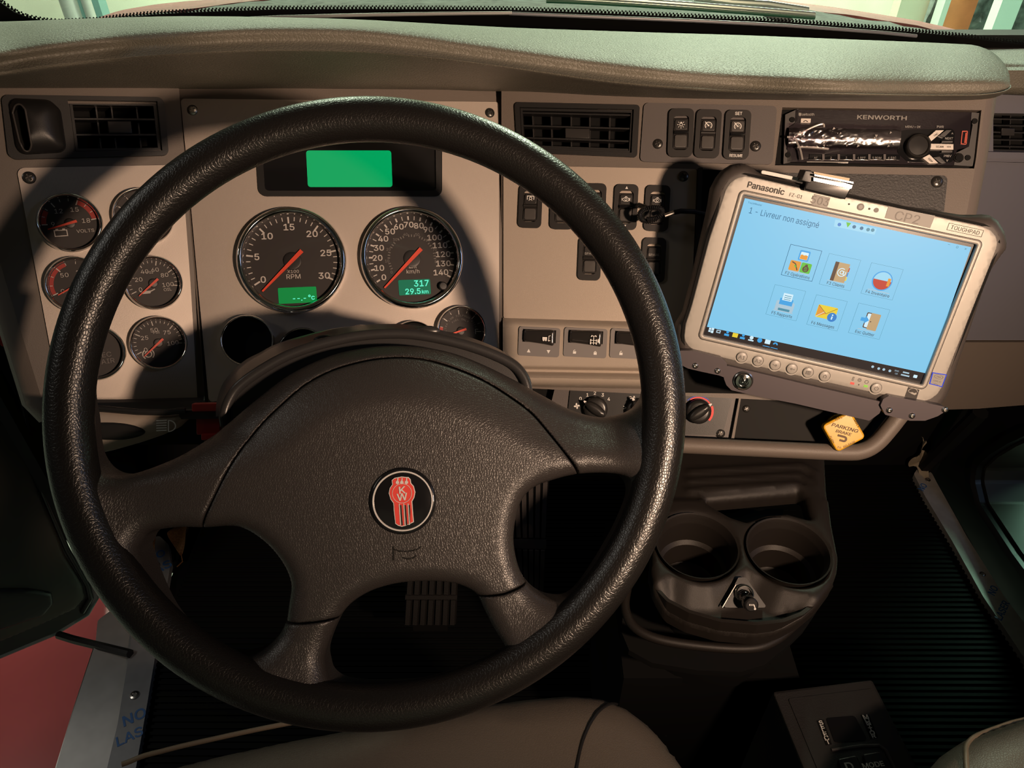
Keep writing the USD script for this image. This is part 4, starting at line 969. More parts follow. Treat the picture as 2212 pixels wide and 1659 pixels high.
bound = unary_union([o.boundary for o in (up_open, l_open, b_open, r_open)])
crease = up_open.boundary


def hub_z(x, y):
    p = Point(x, y); d = p.distance(bound); du = p.distance(crease); s = p.distance(seams); rr = math.hypot(x, y)
    z = -.012 + .013 * math.sqrt(max(0, 1 - (1 - min(d / .013, 1)) ** 2))
    if y > -.05 and du < .048: z -= .027 * (1 - du / .048) ** 1.6 * min(1, max(0, (y + .05) / .03)) * (1. if rr < R - .03 else max(0, (R - .005 - rr) / .025))
    z -= .0022 * max(0, 1 - s / .0022) ** 2
    if rr > R - .045: z += .010 * min(1, (rr - R + .045) / .04) ** 2
    return z


gap = seams.buffer(.0006, cap_style=2)
pieces = sorted(polys(hub.difference(gap)), key=lambda g: -g.intersection(circ(.11, *WF.uv(860, 1050))).area)
hp = lambda g: pillow(g, .0042, lambda x, y, d: hub_z(x, y), lambda x, y, z: min(-.032, z - .012), rings=(.0006, .0014, .003, .006, .010), bstep=.0026)
T.add('horn_pad', hp(pieces[0]), 'leather_smooth', smooth=60)
for g in pieces[1:]:
    if g.area > 2e-4: T.add('spoke', hp(g), 'leather_smooth', smooth=60)
T.ext('seam_backing', seams.buffer(.004).intersection(hub.buffer(-.004)), -.060, -.052, 'black_matte')
# moulded mark under the emblem
for pts in ([(851, 1186), (862, 1190), (880, 1191), (900, 1187), (911, 1180)], [(870, 1204), (880, 1207), (892, 1205), (900, 1199)], [(850, 1180), (850, 1210)]):
    q = [WF.uv(x, y, 0) for x, y in pts]; T.add('moulded_mark', tube([(u, v, hub_z(u, v) + .0001) for u, v in q], .0005, 6), 'leather')
# emblem
eu, ev = WF.uv(870, 1082, .002); EF = Frame(WF.P(eu, ev, .001), WF.ex, WF.ey, WF.n)
k = .0236 / 450.
lg = lambda pts: Polygon([((x - 555) * k, -(y - 630) * k) for x, y in pts])
p_e = T.add('emblem', xf(lathe([(.0236, -.006), (.0236, .0008), (.0226, .0018), (.0212, .0022), (.020, .0020), (.019, .0026), (.0120, .0034), (0, .0037)], 64), EF.M), 'black_gloss', WORLD, smooth=60)
T.add('emblem_ring', xf(lathe([(.0200, .0020), (.0204, .0029), (.0211, .0029), (.0215, .0019)], 64), EF.M), 'logo_silver', WORLD, smooth=60, under=p_e)
logo = lg([(415, 350), (450, 322), (540, 306), (630, 314), (655, 340), (662, 390), (698, 430), (720, 510), (706, 580), (678, 632), (690, 780), (702, 905), (650, 930), (600, 950), (550, 962), (500, 948), (468, 925), (450, 780), (440, 652), (402, 600), (378, 520), (390, 455), (424, 405)])
T.add('logo_outline', xf(ext(logo.buffer(.0004), .0030, .0040), EF.M), 'logo_silver', WORLD, under=p_e)
T.add('logo_badge', xf(ext(logo.buffer(-.0002), .0030, .0042), EF.M), 'logo_red', WORLD, under=p_e)
ws = [lg([(a_, 660), (a_ + 12, 660), (a_ + 34, 945), (a_ + 20, 945)]) for a_ in (506, 566, 624)] + [lg([(a_, 318), (a_ + 14, 318), (a_ + 10, 382), (a_ - 6, 382)]) for a_ in (484, 540, 602)]
ws += [circ(.0012, (a_ - 555) * k, -(376 - 630) * k) for a_ in (485, 543, 606)]
oc = ((548 - 555) * k, -(522 - 630) * k)
ws.append(circ(132 * k, *oc, 24).difference(circ(126 * k, *oc, 24)))
T.add('logo_lines', xf(ext(unary_union(ws), .0041, .0045), EF.M), 'logo_silver', WORLD, smooth=False, under=p_e)
bl = [lg([(a_ + 16, 680), (a_ + 36, 680), (a_ + 58, 950), (a_ + 36, 950)]) for a_ in (506, 566)] + [lg([(640, 680), (655, 680), (662, 760), (660, 930), (655, 930)])]
T.add('logo_grooves', xf(ext(unary_union(bl), .0041, .0044), EF.M), 'dark_screw', WORLD, smooth=False, under=p_e)
for s, y in (('K', 478), ('W', 570)): T.add('logo_letter', xf(tmesh(s, .0048, 0, 0, 0, 6, 1.15, depth=.0004, bold=True), EF.at((550 - 555) * k, -(y - 630) * k, .0042).M), 'logo_silver', WORLD, smooth=False, under=p_e)

# ------------------------------------------------------------------ tablet in its dock
T = Thing('tablet_computer', 'rugged silver tablet with a lit blue screen held in the dock', 'tablet', TF)
tu = lambda x, y, h=.004: TF.uv(x, y, h)
tp = lambda pts, h=.004, r=0.: TF.poly(pts, h, r)
OPEN = tp([(1605, 421), (2108, 528), (1990, 830), (1518, 723)], .003).buffer(.002)
rub = tp([(1460, 705), (1476, 680), (1497, 600), (1522, 490), (1531, 450), (1537, 410), (1550, 385), (1562, 370), (1583, 357), (1606, 353), (1622, 359), (1640, 372), (1662, 381), (1700, 389), (1846, 421), (1960, 446), (2040, 459), (2090, 467), (2125, 467), (2145, 466), (2162, 477), (2176, 500), (2181, 525), (2179, 540), (2166, 556), (2146, 585), (2132, 620), (2098, 720), (2070, 800), (2058, 840), (2048, 862), (2030, 888), (2005, 896), (1900, 880), (1700, 834), (1560, 802), (1470, 772), (1458, 745)], 0, .002)
T.add('rubber_frame', pillow(rub.difference(OPEN), .006, dome_top(.012, .010, -.008), -.016, rings=(.001, .003, .006, .009)), 'tablet_rubber', smooth=60)
bez = tp([(1477, 725), (1480, 700), (1493, 660), (1530, 520), (1559, 432), (1566, 410), (1576, 394), (1590, 384), (1609, 379), (1626, 382), (1736, 407), (1900, 440), (2000, 462), (2090, 481), (2122, 488), (2140, 496), (2152, 510), (2155, 524), (2153, 536), (2138, 575), (2064, 760), (2045, 808), (2034, 838), (2025, 852), (2010, 863), (1990, 869), (1975, 868), (1918, 855), (1892, 850), (1810, 832), (1700, 807), (1564, 774), (1498, 757), (1486, 748), (1478, 736)], .004, .002)
open_ = tp([(1605, 421), (2108, 528), (1990, 830), (1518, 723)], .003, .0008)
T.add('gasket', ext(bez.buffer(.0022).difference(bez.buffer(-.002)), 0, .0038), 'black_matte')
T.add('bezel', pillow(bez.difference(open_.buffer(.0008)), .005, dome_top(.0016, .0016, .0034), 0, rings=(.0005, .0012)), 'tablet_silver', smooth=50)
T.add('screen_ridge', pillow(open_.buffer(.0042).difference(open_), .0016, dome_top(.0016, .0018, .0048), .002, rings=(.0006, .0014)), 'tablet_silver', smooth=60)
T.ext('ridge_groove', open_.buffer(.0046).difference(open_.buffer(.0041)), .004, .0052, 'print_dark')
T.ext('screen_border', open_.buffer(.001), 0, .0016, 'tablet_dark')
SZ = .0017
z = SZ
T.ext('screen', tp([(1609, 428), (2098, 534), (2003, 807), (1527, 706)], z), z, z + .0001, 'ui_blue')
T.ext('task_bar', tp([(1527, 706), (2003, 807), (1996, 826), (1521, 722)], z), z, z + .0001, 'ui_bar')
zi = z + .00012; SF = Frame(TF.O, TF.ex, TF.ey, TF.n)
def ui(name, g, m, dz=0.): T.ext(name, g, zi + dz, zi + dz + .0001, m, smooth=False)
def uit(s, h, x, y, m='ui_text', bold=False, sx=1., anchor='c', zz=None):
    u, v = tu(x, y, z); T.add('lettering', tmesh(s, h, u, v, zi if zz is None else zz, 0, sx, .0001, bold, anchor), m, smooth=False)
uit('1 - Livreur non assigné', .0054, 1619, 454, anchor='l', sx=.80); uit('TruckMaster', .0016, 1616, 437, anchor='l'); uit('▪', .002, 1611, 435) if 0 else None
ui('tool_bar', tp([(1804, 474), (1894, 494), (1889, 507), (1801, 489)], z, .0004), 'ui_light')
for x, y, g in ((1813, 485, 'ui_deep'), (1831, 486, 'ui_green'), (1845, 490, 'ui_text'), (1861, 493, 'ui_text'), (1875, 496, 'ui_line'), (1885, 497, 'ui_line')):
    u, v = tu(x, y, z); ui('tool_icon', {'ui_green': Polygon([(u - .002, v + .0022), (u + .0025, v + .0022), (u + .0005, v - .0022)])}.get(g, circ(.0016, u, v, 4)), g, .0001)
for x, y, s in ((2050, 528, '–'), (2068, 533, 'o'), (2086, 537, '×')): uit(s, .0028, x, y, 'ui_line')
TW, TH = .0292, .0292
def tile(cx, cy, name, edge, lw):
    u, v = tu(cx, cy, z); g = box(u - .0148, v - .0148, u + .0148, v + .0148)
    ui('tile_frame', g.difference(g.buffer(-lw)), edge); ui('tile_face', g.buffer(-lw), 'ui_light' if 0 else 'ui_blue')
    T.add('lettering', tmesh(name, .0028, u, v - .0118, zi + .00015, 0, .92, .0001), 'ui_black', smooth=False)
    return lambda pts, m, dz=.0002: ui('tile_icon', (pts if not isinstance(pts, list) else Polygon(pts)).buffer(0) if not isinstance(pts, list) else Polygon([(u + a_, v + b_) for a_, b_ in pts]), m, dz)
def at_(u0, v0): return lambda g: affinity.translate(g, u0, v0)
mm = .001
def tileicon(cx, cy, name, items, edge='ui_line', lw=.00022):
    u, v = tu(cx, cy, z); tile(cx, cy, name, edge, lw)
    for i, (g, m) in enumerate(items): ui('tile_icon', affinity.translate(affinity.scale(g, mm * 1.12, mm * 1.12, origin=(0, 0)), u, v), m, .00022 + .00006 * i)
tileicon(1731, 568, 'F2 Opérations', [(box(-9, -8.6, 9, -7.9), 'ui_grey'), (rrect(8.6, 8.6, 1, .4, 6.2), 'ui_sky'), (rrect(6.4, 6.2, .6, .4, 6.0), 'ui_white'), (Polygon([(-2.6, 3.1), (3.4, 3.1), (3.4, 6.4), (1.8, 7.0), (.2, 6.4), (-1.4, 7.0), (-2.6, 6.4)]), 'ui_orange'), (rrect(8.8, 8.4, 1, -4.6, -3.4), 'ui_orange'), (unary_union([seg(-7.6, -.4, -4.5, -1.6, .9), seg(-4.5, -1.6, -1.8, -6.6, .9)]), 'ui_brown'), (seg(-4.9, -2.6, -3.4, -4.4, 1.1), 'ui_green'), (rrect(8.4, 8.4, 1, 4.6, -3.4), 'ui_green'), (unary_union([circ(2.6, 4.6, -4.2), Polygon([(3.2, -2.4), (6.0, -2.4), (5.4, -.3), (3.8, -.3)])]), 'ui_brown'), (unary_union([affinity.translate(sector(.6, 1., 0, 250), 4.6, -3.7), affinity.translate(sector(.6, 1., 180, 430), 4.6, -5.0)]), 'ui_green')], 'ui_text', .00045)
at_sign = unary_union([sector(2.9, 3.6, -300, 20, 40), circ(1.7).difference(circ(1.05)), seg(1.6, 1.5, 1.6, -1.2, .6), affinity.translate(sector(.6, 1.2, 180, 360), 2.4, -1.0)])
tileicon(1814, 588, 'F3 Clients', [(box(-8, -8.6, 8, -8.0), 'ui_grey'), (box(5.4, 1.5, 6.9, 5), 'ui_red'), (box(5.4, -2.3, 6.9, 1), 'ui_deep'), (box(5.4, -6, 6.9, -2.8), 'ui_yellow'), (rrect(12, 16, .5, 0, 0), 'ui_tan'), (box(-6, -8, -3, 8), 'ui_brown'), (affinity.translate(at_sign, 1.4, .2), 'ui_white')])
tileicon(1905, 608, 'F4 Inventaire', [(box(-9, -8.8, 9, -8.1), 'ui_grey'), (circ(8.2, 0, .5, 16), 'ui_sky'), (circ(7.3, 0, .5, 16), 'ui_light'), (circ(7.3, 0, .5, 16).intersection(box(-9, -9, 9, 1)), 'ui_red'), (box(4.1, -3, 6.5, 3.6).intersection(circ(7.6, 0, .5)), 'ui_orange')])
tileicon(1697, 654, 'F5 Rapports', [(box(-8.5, -8.2, 8.5, -7.6), 'ui_grey'), (rrect(15.5, 9, 1.5, 0, -3.4), 'ui_grey'), (box(-3.8, -.4, 4.2, 8), 'ui_white')] + [(box(-2.6, y, 3.2, y + .5), 'ui_line') for y in (2.6, 4.2, 5.8)] + [(Polygon([(-5.4, 3.4), (-3.9, 3.4), (-3.9, 1.8), (4.5, 1.8), (4.5, 3.4), (5.6, 3.4), (5.6, -2), (-5.4, -2)]), 'ui_sky'), (box(-4.8, -7.2, 5, -5.2), 'ui_line')])
tileicon(1786, 676, 'F6 Messages', [(rrect(16.5, 11, 1, -.4, .4), 'ui_yellow'), (Polygon([(-8.4, 5.4), (-.4, -.8), (-8.2, -4.8)]), 'ui_orange'), (unary_union([seg(-8.2, 5.3, -.6, -.8, .3), seg(-.6, -.8, 7.4, 5.3, .3)]), 'ui_brown'), (seg(-8.2, -4.6, -2.4, .4, .4), 'ui_white'), (circ(3.9, 5.0, -2.6, 16), 'ui_deep'), (unary_union([box(4.5, -4.6, 5.6, -1.9), circ(.65, 5.05, -.7, 5)]), 'ui_white')])
tileicon(1877, 694, 'Esc Quitter', [(box(-7, -8.2, 8, -7.6), 'ui_grey'), (rrect(9, 13.5, 1, .8, .6), 'ui_brown'), (rrect(7.6, 12, .8, .9, .6), 'ui_white'), (rrect(8, 14.5, .8, 3.8, .2), 'ui_tan'), (circ(.5, 1.2, 0, 5), 'ui_brown'), (Polygon([(-7.2, -.8), (-3.6, -.8), (-3.6, -2.4), (-.4, .8), (-3.6, 4.0), (-3.6, 2.3), (-7.2, 2.3)]), 'ui_sky')])
# task bar icons
for i, (x, y) in enumerate(((1536, 713), (1552, 716), (1571, 720), (1588, 724), (1605, 727), (1623, 731), (1641, 735), (1658, 739), (1675, 743))):
    u, v = tu(x, y, z); s = .0026
    g = [unary_union([box(u - s * .9, v + .0002, u - .0002, v + s * .8), box(u + .0002, v + .0002, u + s, v + s), box(u - s * .9, v - s * .8, u - .0002, v - .0002), box(u + .0002, v - s, u + s, v - .0002)]), box(u - s * .8, v - s * .6, u + s * .8, v + s * .6).difference(box(u - s * .45, v - s * .25, u + s * .45, v + s * .25)), unary_union([circ(s * .5, u, v + s * .5, 5), box(u - s, v - s, u + s * .8, v - s * .2)]), box(u - s, v - s * .8, u + s, v + s * .8), unary_union([circ(s * .5, u, v + s * .5, 5), box(u - s, v - s, u + s * .8, v - s * .2)]), unary_union([circ(s * .7, u, v + s * .3, 6), box(u - s, v - s, u + s, v - s * .5)]), circ(s * .9, u, v, 6), box(u - s, v - s * .7, u + s, v + s * .9), unary_union([sector(.0012, .0024, 10, 170)]).buffer(0) if 0 else affinity.translate(sector(.001, .0024, 0, 180), u, v - .0008)][i]
    ui('task_icon', g, ('ui_white', 'ui_grey', 'ui_sky', 'ui_yellow', 'ui_sky', 'ui_white', 'ui_sky', 'ui_white', 'ui_sky')[i], .0001)
    if i > 6: ui('task_marker', box(u - .0034, v - .0046, u + .0034, v - .0040), 'ui_sky', .0001)
for x, y, s in ((1885, 792, '^'), (1898, 796, '■'), (1909, 798, '/'), (1922, 801, '■')): ui('task_icon', circ(.0013, *tu(x, y, z), 3), 'ui_grey', .0001)
for s, x, y in (('ENG', 1937, 801), ('US', 1936, 807)): uit(s, .0014, x, y, 'ui_grey', zz=zi + .0002)
for x, y, w in ((1957, 805, .006), (1955, 811, .008)): u, v = tu(x, y, z); ui('clock_line', box(u - w / 2, v - .0007, u + w / 2, v + .0007), 'ui_grey', .0001)
ui('task_icon', rrect(.0036, .0030, .0004, *tu(1977, 813, z)), 'ui_white', .0001)
# printing on the bezel
bz = .0051
def bt(s, h, x, y, m='print_dark', bold=False, sx=1., rot=0., anchor='c'): u, v = tu(x, y, bz); T.add('lettering', tmesh(s, h, u, v, .0054, rot, sx, .0001, bold, anchor), m, smooth=False)
bt('Panasonic', .0052, 1615.5, 398, bold=True, anchor='l', sx=.99); bt('FZ-G1', .0032, 1706, 420, 'print_grey', anchor='l', sx=.85)
u, v = tu(2085, 497, bz); fr_ = rrect(.0312, .0064, .0002, u, v)
T.ext('word_frame', fr_.difference(fr_.buffer(-.0004)), bz, bz + .0001, 'print_dark'); T.add('lettering', tmesh('TOUGHPAD', .0034, u, v, bz, 0, .98, .0001, False), 'print_dark', smooth=False)
g503 = tp([(1759, 419), (1794, 427), (1786, 450), (1753, 442)], bz); T.ext('sticker', g503, .005, .0053, 'label_grey', label='small grey sticker marked 503'); bt('503', .0066, 1771.5, 434, 'print_grey'); 
gcp = tp([(1919, 446), (2020, 466), (2009, 493), (1911, 471)], bz); T.ext('sticker', gcp, .005, .0053, 'label_grey', label='wide grey sticker marked CP2'); bt('CP2', .0078, 1960, 470, 'print_grey', sx=1.1)
T.parts = 0
for nm, x, y, r, m in (('camera_lens', 1859, 447, .0031, 'print_grey'), ('sensor', 1878, 451, .0009, 'print_dark'), ('sensor', 1893, 454, .0021, 'print_grey'), ('sensor', 1834, 441, .0008, 'print_dark')): u, v = tu(x, y, bz); T.ext(nm, circ(r, u, v), .0048, .0054, m)
u, v = tu(1859, 447, bz); T.ext('camera_lens', circ(.0018, u, v), .005, .0056, 'label_grey')
# buttons
bF = lambda x, y: TF.px(x, y, .005)
for i, (x, y) in enumerate(((1602, 771), (1637, 779), (1674, 788), (1710, 796), (1745, 804), (1781, 812), (1892, 838))):
    f = bF(x, y)
    T.ext('button_land', circ(.0068), -.002, .0001, 'tablet_silver', f)
    T.add('button_ring', lathe([(.0050, -.001), (.0054, .0006), (.0058, -.0002)], 32), 'label_grey', f, smooth=60)
    b_ = T.add('button', lathe([(.0049, -.001), (.0049, .0012), (.0044, .0018), (0, .0022)], 32), 'tablet_button', f, smooth=50)
    if i < 2: T.add('lettering', tmesh(('A1', 'A2')[i], .0036, 0, 0, .0023), 'print_grey', f, smooth=False)
    else:
        s_ = .0022
        g = [unary_union([Polygon([(-.9, .35), (-.6, -.25), (-1.2, .35)]), Polygon([(-.3, -.3), (0, -.3), (.35, -.6), (.35, .6), (0, .3), (-.3, .3)]), seg(.6, -.3, .6, .3, .15)]), unary_union([Polygon([(1.2, -.25), (.6, -.25), (.9, .35)]), Polygon([(-.7, -.3), (-.4, -.3), (-.05, -.6), (-.05, .6), (-.4, .3), (-.7, .3)]), seg(.2, -.3, .2, .3, .15)]), unary_union([box(-1, .05, -.1, .8), box(.0, .05, 1, .9), box(-1, -.8, -.1, -.05), box(0, -.9, 1, -.05)]), unary_union([box(-.7, -.7, .7, .5).difference(box(-.5, -.5, .5, .3)), seg(-.5, .2, 0, .8, .2), seg(.5, .2, 0, .8, .2)]), unary_union([sector(.65, .9, 125, 415, 30), seg(0, .1, 0, 1, .22)])][i - 2]
        T.ext('symbol', affinity.scale(g, s_, s_, origin=(0, 0)), .0021, .0024, 'print_grey', f, smooth=False)
for x, y, m, g in ((1843, 818, 'print_grey', box(-.35, -.9, .35, .9).difference(box(-.15, -.7, .15, .6))), (1857, 821, 'print_grey', circ(.8).difference(box(-.6, -.15, .6, .1))), (1872, 825, 'print_grey', circ(.85).difference(circ(.6)))): T.ext('symbol', affinity.scale(g, .0022, .0022, origin=(0, 0)), 0, .0003, m, bF(x, y), smooth=False)
for x, y, m in ((1841, 828, 'led_red'), (1870, 834, 'led_green')): T.ext('indicator', rrect(.0038, .0022, .0004), 0, .0003, m, bF(x, y))
T.ext('indicator', circ(.0006), 0, .0003, 'print_dark', bF(1855, 831))
es = tp([(1962, 836), (1986, 842), (1979, 864), (1954, 858)], bz); T.ext('badge', es, bz, bz + .0002, 'print_dark')
f = bF(1971, 848); T.ext('badge_symbol', affinity.scale(unary_union([sector(2.0, 2.25, 20, 175, 24), Polygon([(-1.9, .2), (-1, -.1), (-.2, .25), (.8, .0), (1.6, .5), (1.9, -.3), (1.2, -.9), (-.6, -.5), (-1.8, -.1)])]), .0021, .0021, origin=(0, 0)), .0003, .0005, 'tablet_silver', f, smooth=False)
T.add('lettering', tmesh('ENERGY STAR', .0013, 0, -.0062, .0004, 0, .9), 'label_grey', f, smooth=False)
st_ = tp([(2014, 804), (2045, 809), (2035, 836), (2007, 829)], bz); T.ext('sticker', st_, bz, bz + .0004, 'label_grey', label='small square processor sticker with blue shiny edge'); T.ext('sticker_edge', st_.difference(st_.buffer(-.0007)), bz, bz + .0006, 'sticker_sheen_blue')
f = bF(2025, 820); T.ext('sticker_print', unary_union([affinity.scale(circ(.0042).difference(circ(.0036)), 1, .5), ]), .0005, .0007, 'print_grey', affinity and f.at(0, .003), smooth=False)
for s, y in (('intel', .003), ('CORE i5', -.0015), ('vPro', -.0045)): T.add('lettering', tmesh(s, .0014, 0, y, .0005), 'print_grey', f, smooth=False)
# stylus tucked behind the top edge
T.add('stylus', xf(cham(rrect(.046, .0034, .0015), -.001, .003, .0006), TF.at(*((tu(1656, 372, -.004) + tu(1738, 392, -.004)) / 2), -.004, math.degrees(math.atan2(*(tu(1738, 390, 0) - tu(1655, 373, 0))[::-1]))).M), 'white_print', WORLD)

DK = Thing('tablet_dock', 'dark metal locking dock bar holding the tablet along its bottom edge', 'dock', TF.px(1740, 850))
hz = .010
bar = TF.poly([(1571, 790), (1640, 806), (1760, 835), (1903, 868), (1906, 878), (1900, 893), (1878, 909), (1800, 891), (1718, 872), (1640, 857), (1580, 843), (1569, 832), (1564, 818), (1562, 800)], hz, .002)
DK.ext('bar', bar, .002, hz, 'dock_metal', TF)
DK.ext('arm', TF.poly([(1466, 757), (1498, 758), (1558, 773), (1570, 784), (1572, 800), (1566, 816), (1553, 811), (1515, 803), (1486, 796), (1474, 790)], hz + .003, .002), hz - .006, hz + .003, 'dock_metal', TF)
DK.ext('arm', TF.poly([(1902, 876), (1908, 862), (1921, 855), (1994, 869), (2034, 877), (2044, 881), (2040, 890), (2026, 899), (1998, 909), (1966, 909), (1912, 896)], hz + .003, .002), hz - .006, hz + .003, 'dock_metal', TF)
DK.ext('back_plate', TF.poly([(1600, 480), (2040, 560), (1960, 860), (1540, 780)], -.02), -.024, -.017, 'black_plastic', TF)
DK.ext('lower_lip', TF.poly([(1500, 768), (2000, 880), (2000, 890), (1498, 780)], -.005), -.024, .003, 'black_plastic', TF)
DK.add('mount_arm', tube([TF.P(*TF.uv(1780, 700, -.024), -.024), PR.P(*PR.uv(1780, 640, 0), .001)], .022, 20), 'black_plastic', WORLD)
for x, y in ((1502, 790), (1550, 801), (1921, 886), (1970, 898), (2041, 885)):
    f = TF.px(x, y, hz + .003); r_ = DK.add('rivet', lathe([(.0030, -.001), (.0030, .0004), (.0024, .0014), (.0012, .0018), (.0010, .0002), (0, .0002)], 24), 'steel', f, smooth=50)
lk = TF.px(1605, 822, hz)
DK.add('lock_ring', lathe([(.0088, 0), (.0096, .0014), (.0086, .0022), (.0080, .0006)], 40), 'steel', lk, smooth=60)
l_ = DK.add('lock_cylinder', lathe([(.0078, 0), (.0074, .0038), (.0050, .0044), (.0048, .0018), (.0026, .0018), (.0024, .0040), (.0012, .0044), (.0010, .0026), (0, .0026)], 40), 'chrome', lk, smooth=40)
DK.ext('key_notch', box(-.0012, .0026, .0012, .0062), .0018, .0047, 'steel', lk, under=l_)

T = Thing('spring_clip', 'black clip with shiny metal plates gripping the top edge of the tablet', 'clip', TF.px(1790, 395))
ch = .012
T.add('clip_body', cham(TF.poly([(1738, 407), (1742, 384), (1760, 372), (1840, 397), (1838, 409), (1826, 431), (1818, 429), (1739, 411)], ch).convex_hull, .001, ch, .001), 'black_gloss', TF)
T.add('clip_end', cham(TF.poly([(1731, 390), (1740, 368), (1752, 368), (1760, 376), (1752, 396)], ch + .002).convex_hull, -.008, ch + .001, .001), 'black_plastic', TF)
T.ext('metal_plate', TF.poly([(1757, 383), (1842, 400), (1839, 408), (1757, 391)], ch + .004), ch - .001, ch + .004, 'clip_metal', TF)
T.ext('metal_plate', TF.poly([(1759, 376), (1844, 393), (1844, 397), (1759, 380)], ch + .007), ch - .002, ch + .007, 'clip_metal', TF)
T.ext('felt_strip', TF.poly([(1758, 371), (1836, 385), (1834, 391), (1758, 377)], ch), -.002, ch, 'paper', TF)
# tether
T = Thing('coiled_tether', 'black coiled stylus cord sticking out left of the tablet', 'cord', PR.px(1430, 460, .03))
c0 = np.array([PR.P(*PR.uv(x, y, h), h) for x, y, h in ((1468, 455, .02), (1440, 462, .028), (1418, 472, .03), (1400, 478, .03), (1386, 474, .03), (1382, 462, .031), (1392, 452, .032), (1412, 448, .033), (1428, 452, .033), (1430, 462, .034), (1415, 472, .034), (1398, 474, .034))])
c1 = spline(c0[2:], 28); tt = np.gradient(c1, axis=0); tt /= np.linalg.norm(tt, axis=1, keepdims=True); q1 = np.cross(tt, PR.n); q1 /= np.linalg.norm(q1, axis=1, keepdims=True); q2 = np.cross(tt, q1)
ph = np.arange(len(c1)) * 1.05
T.add('coil', tube(c1 + .0021 * (np.cos(ph)[:, None] * q1 + np.sin(ph)[:, None] * q2), .0009, 5), 'black_gloss', WORLD, smooth=60)
T.add('cord_end', tube([PR.P(*PR.uv(x, y, h), h) for x, y, h in ((1408, 450, .033), (1380, 440, .02), (1374, 446, .012))], .0012, 6), 'black_plastic', WORLD)
T.add('metal_sleeve', tube([PR.P(*PR.uv(x, y, .029), .029) for x, y in ((1436, 466), (1456, 459))], .0022, 10), 'steel', WORLD)
T.add('plug', tube([PR.P(*PR.uv(x, y, h), h) for x, y, h in ((1456, 459, .029), (1470, 456, .028), (1498, 457, .02), (1522, 462, .012))], .0026, 10), 'black_plastic', WORLD)

# ------------------------------------------------------------------ passenger side of the dashboard
PO = at_y(2160, 500, .93)
PP = Frame(PO, [1, 0, 0], [0, .22, .975], [0, -.975, .22])
T = Thing('passenger_dashboard', 'passenger side dashboard, colour tinted for blue light, with a vent at the right edge', 'dashboard', PP)
T.ext('upper_panel', PP.poly([(2060, 348), (2420, 356), (2420, 735), (1960, 735)]), -.02, 0, 'passenger_dash_bluelit', PP)
T.ext('lower_panel', PP.poly([(1950, 737), (2420, 737), (2420, 866), (2212, 872), (2110, 880), (1960, 885)]), -.02, .004, 'fascia_tan', PP)
T.ext('vent_band', PP.poly([(2085, 190), (2420, 190), (2420, 352), (2060, 346)]).difference(PP.poly([(2140, 243), (2420, 246), (2420, 332), (2140, 328)])), -.02, .006, 'passenger_dash_bluelit', PP)
T.add('pad_lip', tube([PP.P(*PP.uv(x, y, .02), .02) for x, y in ((2085, 166), (2212, 172), (2420, 176))], .018, 14), 'pad_vinyl', WORLD, smooth=60)
T.add('pad_top', thick(loft([[at_y(x, y, Y) for x in (2070, 2150, 2250, 2420)] for y, Y in ((102, 1.12), (118, 1.04), (140, .96), (152, .925))]), [0, .0, -.02]), 'pad_vinyl', WORLD, smooth=60)
T.ext('step_strip', PP.poly([(2130, 328), (2420, 334), (2420, 348), (2130, 342)], .012), .0, .012, 'passenger_dash_bluelit', PP)
louvre(T, PP, [(2142, 245), (2300, 248), (2300, 330), (2138, 326)], (.15, .32, .5, .7, .88), (.08, .33, .62, .9), (.14, .32, .38, .58))

# ------------------------------------------------------------------ cup holder console, power plug
CZ = .59
CFm = Frame([0, 0, CZ], [1, 0, 0], [0, 1, 0], [0, 0, 1])
T = Thing('cup_holder_console', 'brown plastic console with two cup holders below the dashboard', 'console', Frame([.28, .55, CZ], [1, 0, 0], [0, 1, 0], [0, 0, 1]))
deck = Polygon([tuple(CFm.uv(x, y)) for x, y in [(1440, 960), (1785, 960), (1790, 1050), (1800, 1130), (1814, 1200), (1812, 1228), (1800, 1262), (1775, 1296), (1742, 1322), (1700, 1338), (1640, 1345), (1560, 1338), (1490, 1318), (1440, 1292), (1412, 1262), (1404, 1228), (1408, 1180), (1428, 1110)]])
deck = rnd(deck, .01)
cups = [CFm.uv(1506, 1178), CFm.uv(1703, 1190)]; rc = .0455
pocket = rnd(CFm.poly([(1520, 1076), (1728, 1058), (1740, 1070), (1752, 1118), (1700, 1104), (1655, 1108), (1612, 1122), (1580, 1112), (1548, 1094)]), .003)
holes = unary_union([circ(rc, *c, 20) for c in cups] + [pocket])
tray = [CFm.line(p_) for p_ in ([(1492, 1016), (1735, 1002), (1762, 1018), (1772, 1110)], [(1490, 1036), (1728, 1022), (1748, 1036), (1760, 1112)], [(1490, 1056), (1722, 1041), (1738, 1052), (1750, 1110)])]
ridges = unary_union([LineString(p_) for p_ in tray]).buffer(.001)
shapely.prepare(ridges)
frontline = Polygon([tuple(CFm.uv(x, y)) for x, y in [(1400, 1262), (1450, 1240), (1490, 1255), (1530, 1258), (1570, 1246), (1612, 1228), (1650, 1240), (1690, 1266), (1740, 1280), (1780, 1300), (1700, 1400), (1400, 1400)]])
def deck_z(x, y, d):
    z = -.010 + .010 * math.sqrt(max(0, 1 - (1 - min(d / .010, 1)) ** 2))
    p_ = Point(x, y); r = p_.distance(ridges)
    if y > CFm.uv(1600, 1075)[1]: z += .004 * math.exp(-(r / .004) ** 2) - .004
    f_ = p_.distance(frontline.boundary) if frontline.contains(p_) else 0
    return z - min(.02, f_ * .8)
T.add('deck', xf(pillow(deck.difference(holes), .005, deck_z, lambda x, y, z: z - .012, rings=(.001, .003, .006, .01), bstep=.003), CFm.M), 'brown_plastic', WORLD, smooth=60)
